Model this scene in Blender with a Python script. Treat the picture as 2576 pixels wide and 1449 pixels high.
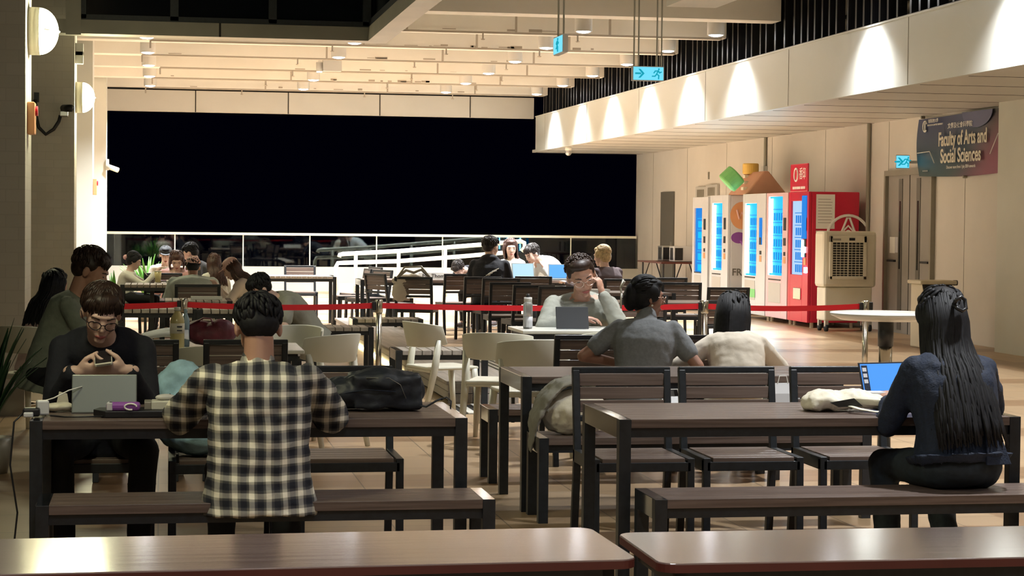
import bpy, math, random
from mathutils import Vector, Matrix, Euler, noise
random.seed(7)
for o in list(bpy.data.objects): bpy.data.objects.remove(o)
SC = bpy.context.scene
COL = SC.collection
V = Vector
R = math.radians
# ---------------------------------------------------------------- camera
FPX, CAMH = 5000.0, 1.58
yaw, pit, rho = math.atan(888/5000), math.atan(165.3/5000), .0104
D_ = V((math.sin(yaw)*math.cos(pit), math.cos(yaw)*math.cos(pit), -math.sin(pit)))
R0 = V((math.cos(yaw), -math.sin(yaw), 0)); U0 = R0.cross(D_)
RR = R0*math.cos(rho)+U0*math.sin(rho); UU = RR.cross(D_)
cd = bpy.data.cameras.new('camera'); cam = bpy.data.objects.new('camera', cd); COL.objects.link(cam)
cd.sensor_width = 36; cd.lens = FPX/2576*36; cd.clip_end = 300; cd.clip_start = .1
cam.matrix_world = Matrix(((RR.x, UU.x, -D_.x, 0), (RR.y, UU.y, -D_.y, 0), (RR.z, UU.z, -D_.z, CAMH), (0, 0, 0, 1)))
SC.camera = cam
# ---------------------------------------------------------------- world, exposure
w = bpy.data.worlds.new('night'); SC.world = w; w.use_nodes = True
w.node_tree.nodes['Background'].inputs[0].default_value = (.0001, .0001, .0008, 1)
w.node_tree.nodes['Background'].inputs[1].default_value = 1
SC.view_settings.view_transform = 'Standard'; SC.view_settings.look = 'None'
SC.view_settings.exposure = 1.3; SC.view_settings.gamma = 1
P_CEIL, P_NEAR, P_WALLLAMP, P_FILL = 980, 330, 34, 135
def ray(px, py): return D_+RR*((px-1288)/FPX)-UU*((py-724.5)/FPX)
def at(px, py, z):
    v = ray(px, py); return V((0, 0, CAMH))+v*((z-CAMH)/v.z)
def atY(px, py, Y):
    v = ray(px, py); return V((0, 0, CAMH))+v*(Y/v.y)
def XY(px, Y): return atY(px, 600, Y).x
# ---------------------------------------------------------------- materials
MATS = {}
def P(name, col, rough=.6, metal=0, coat=0, emit=None, es=0, noise_s=0, noise_a=.12, bump=0, bscale=60, alpha=None, trans=0, spec=None):
    m = bpy.data.materials.new(name); m.use_nodes = True; nt = m.node_tree; b = nt.nodes['Principled BSDF']
    b.inputs['Base Color'].default_value = (*col, 1); b.inputs['Roughness'].default_value = rough; b.inputs['Metallic'].default_value = metal
    if coat: b.inputs['Coat Weight'].default_value = coat; b.inputs['Coat Roughness'].default_value = .12
    if emit: b.inputs['Emission Color'].default_value = (*emit, 1); b.inputs['Emission Strength'].default_value = es
    if trans: b.inputs['Transmission Weight'].default_value = trans
    if spec is not None: b.inputs['Specular IOR Level'].default_value = spec
    tc = nt.nodes.new('ShaderNodeTexCoord')
    if noise_s:
        n = nt.nodes.new('ShaderNodeTexNoise'); n.inputs['Scale'].default_value = noise_s; n.inputs['Detail'].default_value = 5
        r = nt.nodes.new('ShaderNodeMapRange'); r.inputs['To Min'].default_value = 1-noise_a; r.inputs['To Max'].default_value = 1+noise_a
        r.inputs['From Min'].default_value = .3; r.inputs['From Max'].default_value = .7
        mx = nt.nodes.new('ShaderNodeMix'); mx.data_type = 'RGBA'; mx.blend_type = 'MULTIPLY'; mx.inputs[0].default_value = 1
        mx.inputs[6].default_value = (*col, 1)
        nt.links.new(tc.outputs['Object'], n.inputs['Vector']); nt.links.new(n.outputs[0], r.inputs[0]); nt.links.new(r.outputs[0], mx.inputs[7]); nt.links.new(mx.outputs[2], b.inputs['Base Color'])
    if bump:
        n = nt.nodes.new('ShaderNodeTexNoise'); n.inputs['Scale'].default_value = bscale; n.inputs['Detail'].default_value = 4
        bp = nt.nodes.new('ShaderNodeBump'); bp.inputs['Strength'].default_value = bump; bp.inputs['Distance'].default_value = .01
        nt.links.new(tc.outputs['Object'], n.inputs['Vector']); nt.links.new(n.outputs[0], bp.inputs['Height']); nt.links.new(bp.outputs[0], b.inputs['Normal'])
    MATS[name] = m
    return m
def wood(name, c1, c2, rough=.4, axis=0, coat=0, sc=18):
    m = P(name, c1, rough, coat=coat); nt = m.node_tree; b = nt.nodes['Principled BSDF']; tc = [n for n in nt.nodes if n.type == 'TEX_COORD'][0]
    mp = nt.nodes.new('ShaderNodeMapping'); s = [sc*4]*3; s[axis] = sc*.12; mp.inputs['Scale'].default_value = s
    n = nt.nodes.new('ShaderNodeTexNoise'); n.inputs['Scale'].default_value = 1; n.inputs['Detail'].default_value = 6
    cr = nt.nodes.new('ShaderNodeValToRGB'); cr.color_ramp.elements[0].position = .35; cr.color_ramp.elements[1].position = .65
    cr.color_ramp.elements[0].color = (*c1, 1); cr.color_ramp.elements[1].color = (*c2, 1)
    bp = nt.nodes.new('ShaderNodeBump'); bp.inputs['Strength'].default_value = .25; bp.inputs['Distance'].default_value = .004
    L = nt.links.new
    L(tc.outputs['Object'], mp.inputs[0]); L(mp.outputs[0], n.inputs['Vector']); L(n.outputs[0], cr.inputs[0]); L(cr.outputs[0], b.inputs['Base Color']); L(n.outputs[0], bp.inputs['Height']); L(bp.outputs[0], b.inputs['Normal'])
    return m
wood('slat_brown', (.10, .070, .058), (.165, .122, .105), .36)
wood('slat_brown_y', (.065, .043, .036), (.115, .08, .068), .42, 1)
wood('slat_grey', (.30, .27, .235), (.42, .38, .34), .5, 1, sc=6)
wood('slat_grey_x', (.30, .27, .235), (.42, .38, .34), .5, 0, sc=6)
wood('laminate', (.17, .115, .10), (.24, .17, .15), .2, 0, coat=1, sc=10)
P('laminate_edge', (.09, .02, .014), .4, noise_s=6)
P('black_metal', (.014, .017, .021), .38, noise_s=30, noise_a=.3)
P('black_frame_top', (.014, .017, .021), .10, coat=1)
P('white_plastic', (.62, .60, .50), .38, noise_s=3, noise_a=.05)
P('white_top', (.66, .66, .60), .22, noise_s=4, noise_a=.05)
P('wall_white', (.63, .595, .54), .7, noise_s=.7, noise_a=.07, bump=.08, bscale=25)
P('wall_pillar', (.60, .60, .54), .7, noise_s=.8, noise_a=.06)
P('ceiling_paint', (.70, .675, .62), .8, noise_s=.8, noise_a=.08)
P('stain', (.34, .30, .25), .9)
P('fascia', (.62, .63, .58), .42, metal=.2, noise_s=.5, noise_a=.04)
P('panel_grey', (.56, .54, .49), .45, noise_s=.6, noise_a=.05)
P('joint', (.03, .025, .02), .8)
P('trim_metal', (.30, .28, .23), .4, metal=.3, noise_s=2, noise_a=.1)
P('dark_glass', (.005, .007, .01), .12, noise_s=2)
P('louvre', (.008, .008, .010), .35)
P('pipe', (.40, .35, .28), .5)
P('grey_housing', (.50, .49, .46), .5)
P('chrome', (.62, .58, .50), .22, metal=1)
P('black_plastic', (.012, .012, .014), .4)
P('rubber', (.015, .015, .015), .8)
P('white_paint', (.72, .72, .66), .4)
P('railpaint', (.78, .80, .70), .35)
P('belt', (.62, .008, .018), .55, bump=.1, bscale=200)
P('lens', (1, 1, 1), .5, emit=(.93, .95, 1), es=22)
P('wall_lens', (1, 1, .8), .5, emit=(1, .98, .60), es=9)
P('led', (1, 1, .8), .5, emit=(1, .86, .45), es=9)
P('door_grey', (.30, .28, .25), .45, noise_s=2, noise_a=.06)
P('door_dark', (.13, .125, .11), .5)
P('cream', (.66, .62, .50), .5, noise_s=2, noise_a=.05)
P('grille_dark', (.02, .018, .015), .7)
P('vend_white', (.62, .63, .66), .35, noise_s=1, noise_a=.03)
P('vend_pink', (.72, .48, .52), .35)
P('vend_red', (.56, .012, .045), .33, noise_s=1, noise_a=.04)
P('cyan_glow', (0, .02, .03), .4, emit=(0, .23, .42), es=1)
P('tube_glow', (1, 1, 1), .3, emit=(.30, .78, 1), es=11)
P('pale_glow', (.05, .07, .09), .3, emit=(.16, .25, .36), es=1)
P('blue_screen', (0, .02, .06), .3, emit=(.0, .085, .30), es=1)
P('laptop_screen', (.02, .05, .1), .3, emit=(.03, .13, .42), es=1)
P('exit_face', (.04, .1, .1), .3, emit=(.07, .30, .41), es=1)
P('exit_mark', (.0, .05, .06), .4, emit=(0, .14, .19), es=1)
P('paper', (.78, .78, .74), .7)
P('ink', (.05, .05, .06), .7)
P('orange', (.70, .34, .16), .5)
P('green_toy', (.16, .45, .12), .5, noise_s=5, noise_a=.1)
P('yellow_toy', (.72, .46, .10), .5)
P('brown_toy', (.52, .26, .16), .6, noise_s=3, noise_a=.1)
P('purple', (.25, .07, .35), .4)
P('label_green', (.2, .6, .2), .5)
P('grass', (.10, .30, .04), .5)
P('leaf_dark', (.02, .06, .02), .5)
P('alu', (.20, .22, .20), .35, metal=.4)
P('silver', (.5, .5, .5), .3, metal=.8)
P('sky_blue', (.36, .58, .68), .8, noise_s=14, noise_a=.25, bump=.4, bscale=18)
P('canvas', (.74, .69, .56), .85, noise_s=6, noise_a=.12, bump=.3, bscale=40)
P('canvas_grey', (.30, .29, .25), .85, noise_s=8, noise_a=.2, bump=.4, bscale=25)
P('maroon', (.11, .015, .025), .6, noise_s=12, noise_a=.4, bump=.5, bscale=20)
P('backpack', (.012, .015, .021), .55, noise_s=8, noise_a=.4, bump=.6, bscale=14)
P('tea', (.55, .47, .22), .15, noise_s=8, noise_a=.15)
P('blue_bottle', (.30, .42, .48), .25)
P('clear_plastic', (.55, .56, .56), .12, trans=.75)
P('blue_white', (.55, .55, .58), .6)
P('banner_disc', (.10, .11, .22), .5)
P('bin', (.60, .54, .40), .5)
# people
P('skin', (.42, .23, .16), .5, noise_s=8, noise_a=.08); P('skin_light', (.62, .42, .34), .5, noise_s=8, noise_a=.06); P('skin_tan', (.30, .15, .10), .5, noise_s=8, noise_a=.08)
P('lips', (.36, .10, .09), .45); P('eye_white', (.6, .58, .55), .3); P('eye_dark', (.01, .008, .006), .3)
P('hair_black', (.006, .006, .008), .62, noise_s=50, noise_a=.5); P('hair_brown', (.026, .014, .010), .45, noise_s=50, noise_a=.5); P('hair_auburn', (.055, .020, .013), .45, noise_s=40, noise_a=.4); P('hair_blond', (.42, .31, .16), .5, noise_s=40, noise_a=.4); P('hair_greybrown', (.03, .024, .022), .45, noise_s=40, noise_a=.5)
P('c_black', (.006, .007, .013), .85, bump=.2); P('c_navy', (.005, .012, .032), .8, noise_s=60, noise_a=.3, bump=.3, bscale=120); P('c_jeans', (.012, .02, .028), .8, noise_s=40, noise_a=.3); P('c_darkpants', (.006, .007, .010), .85)
P('c_greysweat', (.27, .275, .235), .9, noise_s=10, noise_a=.08, bump=.35, bscale=30); P('c_greytee', (.17, .18, .19), .9, noise_s=70, noise_a=.1, bump=.3, bscale=30); P('c_cream', (.60, .54, .45), .85, noise_s=4, noise_a=.05, bump=.4, bscale=14)
P('c_olive', (.22, .25, .20), .9, noise_s=20, noise_a=.1, bump=.3); P('c_pinkstripe', (.52, .38, .38), .85, noise_s=9, noise_a=.15); P('c_white', (.72, .72, .66), .85, bump=.3, bscale=20); P('c_pink', (.72, .42, .42), .85, noise_s=6, noise_a=.08)
P('c_hood', (.50, .56, .54), .9, bump=.3, bscale=20); P('c_plum', (.085, .06, .065), .9); P('c_darkgrey', (.05, .053, .06), .85); P('c_whiteblue', (.62, .68, .72), .85); P('c_palepink', (.76, .64, .58), .85); P('cap_pink', (.72, .46, .42), .7); P('cap_dark', (.04, .045, .05), .7)
P('glasses_black', (.02, .01, .012), .25); P('glasses_gold', (.55, .40, .33), .25, metal=.6); P('shoe', (.10, .08, .08), .7); P('sole', (.5, .5, .5), .6); P('pearl', (.7, .68, .6), .3)
m = P('lens_glass', (.9, .9, .9), .05, trans=1)
def plaid():
    m = P('plaid', (.5, .5, .5), .85, bump=.3, bscale=30); nt = m.node_tree; b = nt.nodes['Principled BSDF']; L = nt.links.new
    tc = [n for n in nt.nodes if n.type == 'TEX_COORD'][0]
    nz = nt.nodes.new('ShaderNodeTexNoise'); nz.inputs['Scale'].default_value = 4
    va = nt.nodes.new('ShaderNodeVectorMath'); va.operation = 'SCALE'; va.inputs['Scale'].default_value = .03
    vb = nt.nodes.new('ShaderNodeVectorMath'); vb.operation = 'ADD'
    L(tc.outputs['Object'], nz.inputs['Vector']); L(nz.outputs['Color'], va.inputs[0]); L(va.outputs[0], vb.inputs[0]); L(tc.outputs['Object'], vb.inputs[1])
    sep = nt.nodes.new('ShaderNodeSeparateXYZ'); L(vb.outputs[0], sep.inputs[0])
    def stripe(axis):
        a = nt.nodes.new('ShaderNodeMath'); a.operation = 'MULTIPLY'; a.inputs[1].default_value = 1/.0655; L(sep.outputs[axis], a.inputs[0])
        f = nt.nodes.new('ShaderNodeMath'); f.operation = 'FRACT'; L(a.outputs[0], f.inputs[0])
        cr = nt.nodes.new('ShaderNodeValToRGB'); L(f.outputs[0], cr.inputs[0]); cr.color_ramp.interpolation = 'LINEAR'
        e = cr.color_ramp.elements; e[0].position = 0; e[0].color = (.035, .045, .09, 1); e[1].position = 1; e[1].color = (.035, .045, .09, 1)
        for p, c in ((.30, (.035, .045, .09)), (.36, (.30, .29, .26)), (.46, (.32, .31, .28)), (.5, (.92, .89, .80)), (.78, (.92, .89, .80)), (.82, (.3, .29, .27)), (.94, (.28, .27, .26))):
            x = e.new(p); x.color = (*c, 1)
        return cr
    a, c = stripe('X'), stripe('Z')
    mx = nt.nodes.new('ShaderNodeMix'); mx.data_type = 'RGBA'; mx.inputs[0].default_value = .5
    L(a.outputs[0], mx.inputs[6]); L(c.outputs[0], mx.inputs[7])
    g = nt.nodes.new('ShaderNodeGamma'); g.inputs[1].default_value = 1.9; L(mx.outputs[2], g.inputs[0]); L(g.outputs[0], b.inputs['Base Color'])
plaid()
def floor_mat():
    m = P('floor_tiles', (.4, .3, .2), .3); nt = m.node_tree; b = nt.nodes['Principled BSDF']; L = nt.links.new
    tc = [n for n in nt.nodes if n.type == 'TEX_COORD'][0]
    br = nt.nodes.new('ShaderNodeTexBrick'); br.offset = 0; br.inputs['Scale'].default_value = 1; br.inputs['Brick Width'].default_value = .6; br.inputs['Row Height'].default_value = .6
    br.inputs['Mortar Size'].default_value = .004; br.inputs['Color1'].default_value = (.47, .325, .19, 1); br.inputs['Color2'].default_value = (.395, .27, .155, 1); br.inputs['Mortar'].default_value = (.17, .12, .075, 1)
    L(tc.outputs['Object'], br.inputs['Vector'])
    b2 = nt.nodes.new('ShaderNodeTexBrick'); b2.offset = 0; b2.inputs['Brick Width'].default_value = 4.8; b2.inputs['Row Height'].default_value = 2.4; b2.inputs['Mortar Size'].default_value = 0.3; b2.inputs['Scale'].default_value = 1
    b2.inputs['Color1'].default_value = (1, 1, 1, 1); b2.inputs['Color2'].default_value = (.93, .93, .93, 1); b2.inputs['Mortar'].default_value = (.66, .58, .52, 1)
    L(tc.outputs['Object'], b2.inputs['Vector'])
    n = nt.nodes.new('ShaderNodeTexNoise'); n.inputs['Scale'].default_value = 2.2; n.inputs['Detail'].default_value = 6; L(tc.outputs['Object'], n.inputs['Vector'])
    r = nt.nodes.new('ShaderNodeMapRange'); r.inputs['To Min'].default_value = .8; r.inputs['To Max'].default_value = 1.15; L(n.outputs[0], r.inputs[0])
    m1 = nt.nodes.new('ShaderNodeMix'); m1.data_type = 'RGBA'; m1.blend_type = 'MULTIPLY'; m1.inputs[0].default_value = 1; L(br.outputs[0], m1.inputs[6]); L(b2.outputs[0], m1.inputs[7])
    m2 = nt.nodes.new('ShaderNodeMix'); m2.data_type = 'RGBA'; m2.blend_type = 'MULTIPLY'; m2.inputs[0].default_value = 1; L(m1.outputs[2], m2.inputs[6]); L(r.outputs[0], m2.inputs[7])
    L(m2.outputs[2], b.inputs['Base Color'])
    r2 = nt.nodes.new('ShaderNodeMapRange'); r2.inputs['To Min'].default_value = .26; r2.inputs['To Max'].default_value = .42; L(n.outputs[0], r2.inputs[0]); L(r2.outputs[0], b.inputs['Roughness'])
floor_mat()
for q_ in ('cyan_glow', 'blue_screen', 'pale_glow', 'laptop_screen', 'exit_face'): b_ = MATS[q_].node_tree.nodes['Principled BSDF']; b_.inputs['Specular IOR Level'].default_value = .1; b_.inputs['Roughness'].default_value = .6
for q_ in ('hair_black', 'hair_brown', 'hair_greybrown'): MATS[q_].node_tree.nodes['Principled BSDF'].inputs['Specular IOR Level'].default_value = .28
def tile_mat(name, c, bw, rh, mort, ms=.006, rough=.6):
    m = P(name, c, rough); nt = m.node_tree; b = nt.nodes['Principled BSDF']; L = nt.links.new
    tc = [n for n in nt.nodes if n.type == 'TEX_COORD'][0]
    sep = nt.nodes.new('ShaderNodeSeparateXYZ'); L(tc.outputs['Object'], sep.inputs[0]); ad = nt.nodes.new('ShaderNodeMath'); L(sep.outputs[0], ad.inputs[0]); L(sep.outputs[1], ad.inputs[1])
    cb = nt.nodes.new('ShaderNodeCombineXYZ'); L(ad.outputs[0], cb.inputs[0]); L(sep.outputs[2], cb.inputs[1])
    br = nt.nodes.new('ShaderNodeTexBrick'); br.offset = .5; br.inputs['Scale'].default_value = 1; br.inputs['Brick Width'].default_value = bw; br.inputs['Row Height'].default_value = rh; br.inputs['Mortar Size'].default_value = ms
    br.inputs['Color1'].default_value = (*c, 1); br.inputs['Color2'].default_value = (*[q*.94 for q in c], 1); br.inputs['Mortar'].default_value = (*mort, 1)
    L(cb.outputs[0], br.inputs['Vector']); L(br.outputs[0], b.inputs['Base Color'])
tile_mat('pillar_tile', (.64, .60, .53), .2, .1, (.57, .53, .47), .004)
def glass_mat():
    m = bpy.data.materials.new('rail_glass'); m.use_nodes = True; nt = m.node_tree; nt.nodes.clear(); L = nt.links.new
    o = nt.nodes.new('ShaderNodeOutputMaterial'); t = nt.nodes.new('ShaderNodeBsdfTransparent'); t.inputs[0].default_value = (.75, .85, .82, 1)
    g = nt.nodes.new('ShaderNodeBsdfGlossy'); g.inputs['Roughness'].default_value = .02; f = nt.nodes.new('ShaderNodeFresnel'); f.inputs[0].default_value = 1.55
    mx = nt.nodes.new('ShaderNodeMixShader'); L(f.outputs[0], mx.inputs[0]); L(t.outputs[0], mx.inputs[1]); L(g.outputs[0], mx.inputs[2]); L(mx.outputs[0], o.inputs[0]); MATS['rail_glass'] = m
glass_mat()
def banner_mat():
    m = P('banner', (.02, .05, .1), .4); nt = m.node_tree; b = nt.nodes['Principled BSDF']; L = nt.links.new
    tc = [n for n in nt.nodes if n.type == 'TEX_COORD'][0]; sep = nt.nodes.new('ShaderNodeSeparateXYZ'); L(tc.outputs['Object'], sep.inputs[0])
    nz = nt.nodes.new('ShaderNodeTexNoise'); nz.inputs['Scale'].default_value = 1.5; L(tc.outputs['Object'], nz.inputs['Vector'])
    def mr(sock, a, c):
        r = nt.nodes.new('ShaderNodeMapRange'); r.interpolation_type = 'SMOOTHSTEP'; r.inputs['From Min'].default_value = a; r.inputs['From Max'].default_value = c; L(sock, r.inputs[0]); return r.outputs[0]
    def mix(f, a, c):
        x = nt.nodes.new('ShaderNodeMix'); x.data_type = 'RGBA'; L(f, x.inputs[0])
        for s, q in ((6, a), (7, c)):
            if isinstance(q, tuple): x.inputs[s].default_value = (*q, 1)
            else: L(q, x.inputs[s])
        return x.outputs[2]
    base = mix(mr(sep.outputs['Y'], 0, .9), (.01, .045, .05), (.02, .035, .12))
    top = mix(mr(sep.outputs['X'], 1.4, 2.9), base, (.012, .05, .035))
    s2 = nt.nodes.new('ShaderNodeMath'); s2.operation = 'MULTIPLY_ADD'; s2.inputs[1].default_value = -1.6; L(sep.outputs['Y'], s2.inputs[0]); L(sep.outputs['X'], s2.inputs[2])
    L(mix(mr(s2.outputs[0], .9, 2.5), top, (.22, .03, .075)), b.inputs['Base Color'])
banner_mat()
# ---------------------------------------------------------------- mesh builder
def frame(o, x, y):
    x = V(x).normalized(); y = V(y).normalized(); z = x.cross(y)
    return Matrix(((x.x, y.x, z.x, o[0]), (x.y, y.y, z.y, o[1]), (x.z, y.z, z.z, o[2]), (0, 0, 0, 1)))
def basis(t, ref=V((0, 0, 1))):
    t = V(t).normalized()
    if abs(t.dot(ref)) > .95: ref = V((0, 1, 0)) if abs(t.y) < .9 else V((1, 0, 0))
    a = ref.cross(t).normalized(); return a, t.cross(a)
class MB:
    def __init__(s): s.v = []; s.f = []; s.M = Matrix()
    def add(s, vs, fs):
        n = len(s.v); s.v += [s.M @ V(p) for p in vs]; s.f += [tuple(i+n for i in f) for f in fs]; return s
    def box(s, a, b, M=None):
        x0, y0, z0 = a; x1, y1, z1 = b
        vs = [(x0, y0, z0), (x1, y0, z0), (x1, y1, z0), (x0, y1, z0), (x0, y0, z1), (x1, y0, z1), (x1, y1, z1), (x0, y1, z1)]
        if M: vs = [M @ V(q) for q in vs]
        return s.add(vs, [(0, 3, 2, 1), (4, 5, 6, 7), (0, 1, 5, 4), (1, 2, 6, 5), (2, 3, 7, 6), (3, 0, 4, 7)])
    def cb(s, c, d, M=None):
        h = [q/2 for q in d]; return s.box([c[i]-h[i] for i in range(3)], [c[i]+h[i] for i in range(3)], M)
    def bar(s, p0, p1, w, d=None, ref=V((0, 0, 1)), w1=None, d1=None):
        d = d or w; w1 = w1 or w; d1 = d1 or d; p0, p1 = V(p0), V(p1); a, b = basis(p1-p0, ref); vs = []
        for p, ww, dd in ((p0, w, d), (p1, w1, d1)):
            vs += [p+a*ww/2*i+b*dd/2*j for i, j in ((-1, -1), (1, -1), (1, 1), (-1, 1))]
        return s.add(vs, [(3, 2, 1, 0), (4, 5, 6, 7), (0, 1, 5, 4), (1, 2, 6, 5), (2, 3, 7, 6), (3, 0, 4, 7)])
    def loft(s, rings, cap=True):
        n = len(rings[0]); vs = [p for r in rings for p in r]; fs = []
        for k in range(len(rings)-1):
            for i in range(n): j = (i+1) % n; fs.append((k*n+i, k*n+j, (k+1)*n+j, (k+1)*n+i))
        if cap: fs.append(tuple(range(n))[::-1]); fs.append(tuple((len(rings)-1)*n+i for i in range(n)))
        return s.add(vs, fs)
    def tube(s, pts, rad, n=8, cap=True, flat=1, ref=V((0, 0, 1))):
        pts = [V(p) for p in pts]
        if not isinstance(rad, (list, tuple)): rad = [rad]*len(pts)
        rings = []; pa = None
        for i, p in enumerate(pts):
            t = (pts[min(i+1, len(pts)-1)]-pts[max(i-1, 0)]).normalized()
            if pa is None: a, b = basis(t, ref)
            else:
                a = (pa-t*pa.dot(t)).normalized(); b = t.cross(a)
            pa = a; rings.append([p+(a*math.cos(k*2*math.pi/n)+b*math.sin(k*2*math.pi/n)*flat)*rad[i] for k in range(n)])
        return s.loft(rings, cap)
    def cyl(s, p0, p1, r0, r1=None, n=16): return s.tube([p0, p1], [r0, r0 if r1 is None else r1], n)
    def ell(s, c, r, M=None, n=14, m=9):
        c = V(c); r = (r, r, r) if isinstance(r, (int, float)) else r; M = M or Matrix.Identity(3); vs = []; fs = []
        vs.append(c+M @ V((0, 0, r[2])))
        for i in range(1, m):
            th = math.pi*i/m
            for k in range(n): ph = 2*math.pi*k/n; vs.append(c+M @ V((r[0]*math.sin(th)*math.cos(ph), r[1]*math.sin(th)*math.sin(ph), r[2]*math.cos(th))))
        vs.append(c+M @ V((0, 0, -r[2]))); L = len(vs)-1
        for k in range(n): j = (k+1) % n; fs.append((0, 1+k, 1+j)); fs.append((L, L-n+j, L-n+k))
        for i in range(m-2):
            for k in range(n): j = (k+1) % n; a = 1+i*n; fs.append((a+k, a+n+k, a+n+j, a+j))
        return s.add(vs, fs)
    def cap(s, p0, p1, r0, r1=None, n=14):
        r1 = r0 if r1 is None else r1; p0, p1 = V(p0), V(p1); t = (p1-p0); L = t.length
        if L < 1e-5: return s.ell(p0, r0)
        t /= L; pts = []; rad = []
        for a in (-80, -55, -30, 0): pts.append(p0+t*r0*math.sin(R(a))); rad.append(r0*math.cos(R(a)))
        for a in (0, 30, 55, 80): pts.append(p1+t*r1*math.sin(R(a))); rad.append(r1*math.cos(R(a)))
        return s.tube(pts, rad, n)
    def lathe(s, prof, c=(0, 0, 0), n=24):
        c = V(c); return s.loft([[c+V((r*math.cos(2*math.pi*k/n), r*math.sin(2*math.pi*k/n), z)) for k in range(n)] for r, z in prof])
    def prism(s, pts, z0, z1, M=None):
        M = M or Matrix(); n = len(pts)
        return s.add([M @ V((x, y, z0)) for x, y in pts]+[M @ V((x, y, z1)) for x, y in pts], [tuple(range(n))[::-1], tuple(range(n, 2*n))]+[(i, (i+1) % n, n+(i+1) % n, n+i) for i in range(n)])
    def build(s, name, mat, parent=None, smooth=False, bevel=0, M=None, remesh=0, sm=2, fold=0, fsize=.12, sub=0):
        me = bpy.data.meshes.new(name); me.from_pydata([tuple(q) for q in s.v], [], s.f); me.validate()
        o = bpy.data.objects.new(name, me); COL.objects.link(o); me.materials.append(MATS[mat] if isinstance(mat, str) else mat)
        if parent: o.parent = parent
        if M is not None: o.matrix_local = M
        if smooth:
            for p in me.polygons: p.use_smooth = True
        if remesh:
            q = o.modifiers.new('remesh', 'REMESH'); q.mode = 'VOXEL'; q.voxel_size = remesh; q.use_smooth_shade = True
            if sm: q = o.modifiers.new('smooth', 'SMOOTH'); q.iterations = sm; q.factor = .5
        if sub: q = o.modifiers.new('sub', 'SUBSURF'); q.levels = q.render_levels = sub
        if fold:
            for fs, fa in ((fsize, fold), (fsize*.4, fold*.4)):
                t = bpy.data.textures.new('fold', 'CLOUDS'); t.noise_scale = fs; t.noise_depth = 1
                q = o.modifiers.new('fold', 'DISPLACE'); q.texture = t; q.strength = fa; q.mid_level = .5; q.texture_coords = 'LOCAL'
        if bevel: q = o.modifiers.new('bevel', 'BEVEL'); q.width = bevel; q.segments = 2; q.limit_method = 'ANGLE'; q.angle_limit = R(40)
        return o
def tag(o, label=None, cat=None, group=None, kind=None):
    if label: o['label'] = label
    if cat: o['category'] = cat
    if group: o['group'] = group
    if kind: o['kind'] = kind
    return o
def empty(name, loc=(0, 0, 0), rz=0, label=None, cat=None, group=None):
    o = bpy.data.objects.new(name, None); COL.objects.link(o); o.location = loc; o.rotation_euler = (0, 0, rz); o.empty_display_size = .1
    return tag(o, label, cat, group)
def kids(o): return [c for c in bpy.data.objects if c.parent == o]
def dup(o, parent=None):
    c = o.copy(); COL.objects.link(c)
    if parent: c.parent = parent
    for ch in kids(o): dup(ch, c)
    return c
def place(proto, used, x, y, rz, label, cat, group=None, z=0):
    o = proto if not used.get(proto.name_full) else dup(proto)
    used[proto.name_full] = 1
    o.location = (x, y, z); o.rotation_euler = (0, 0, rz)
    return tag(o, label, cat, group)
USED = {}
def text(name, s, size, M, mat, parent=None, ext=.0015, align='CENTER', sx=1, shear=0, bold=0):
    c = bpy.data.curves.new(name, 'FONT'); c.body = s; c.size = size; c.extrude = ext; c.align_x = align; c.align_y = 'CENTER'; c.shear = shear; c.offset = bold
    t = bpy.data.objects.new('tmp', c); COL.objects.link(t); bpy.context.view_layer.update()
    me = bpy.data.meshes.new_from_object(t.evaluated_get(bpy.context.evaluated_depsgraph_get())); bpy.data.objects.remove(t)
    me.transform(Matrix.Diagonal((sx, 1, 1, 1)))
    o = bpy.data.objects.new(name, me); COL.objects.link(o); me.materials.clear(); me.materials.append(MATS[mat])
    if parent: o.parent = parent
    o.matrix_local = M; return o
def struct(o): o['kind'] = 'structure'; return o
# ================================================================ the setting
XW, YF, XL = 10.8, 44.3, -1.05
struct(MB().box((-14, -6, -.1), (16, YF+.3, 0)).build('floor', 'floor_tiles'))
# right wall with door openings treated as recessed panels on it
struct(MB().box((XW, 4, 0), (XW+.3, YF+.3, 3.22)).build('wall_right', 'wall_white'))
struct(MB().box((XW-.35, 14, 0), (XW-.001, 23.75, 3.22)).build('wall_right_pier', 'wall_pillar'))
s = struct(MB().box((8.3, 6, 3.16), (XW+.3, YF, 3.22)).build('ceiling_soffit', 'panel_grey'))
m = MB()
for y in [44-1.35*k for k in range(28)]: m.box((8.33, y, 3.157), (XW, y+.012, 3.162))
m.build('panel_joint', 'joint', s)
m = MB()
for k in range(7): m.box((XW-.004, 43-2.9*k, .1), (XW+.001, 43.008-2.9*k, 3.15))
struct(m.build('trim_wall_joint', 'trim_metal'))
# fascia of the canopy, panels with joints
f = struct(MB().box((8.24, 6, 3.16), (8.3, YF-.7, 3.93)).build('wall_fascia_right', 'fascia'))
MB().box((8.225, 6, 3.925), (8.34, YF-.7, 3.945)).build('edge_strip', 'fascia', f)
m = MB()
for y in (42.5, 38.2, 33.9, 29.6, 25.5, 21.2, 17): m.box((8.236, y, 3.17), (8.242, y+.01, 3.92))
m.build('panel_joint', 'trim_metal', f)
# upper space behind the louvre, its unlit dark put into near-black colour
struct(MB().box((XW+.25, 6, 3.3), (XW+.35, YF, 5.6)).build('wall_upper_right', 'louvre'))
struct(MB().box((8.2, 6, 5.6), (XW+.4, YF, 5.7)).build('ceiling_upper', 'louvre'))
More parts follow.
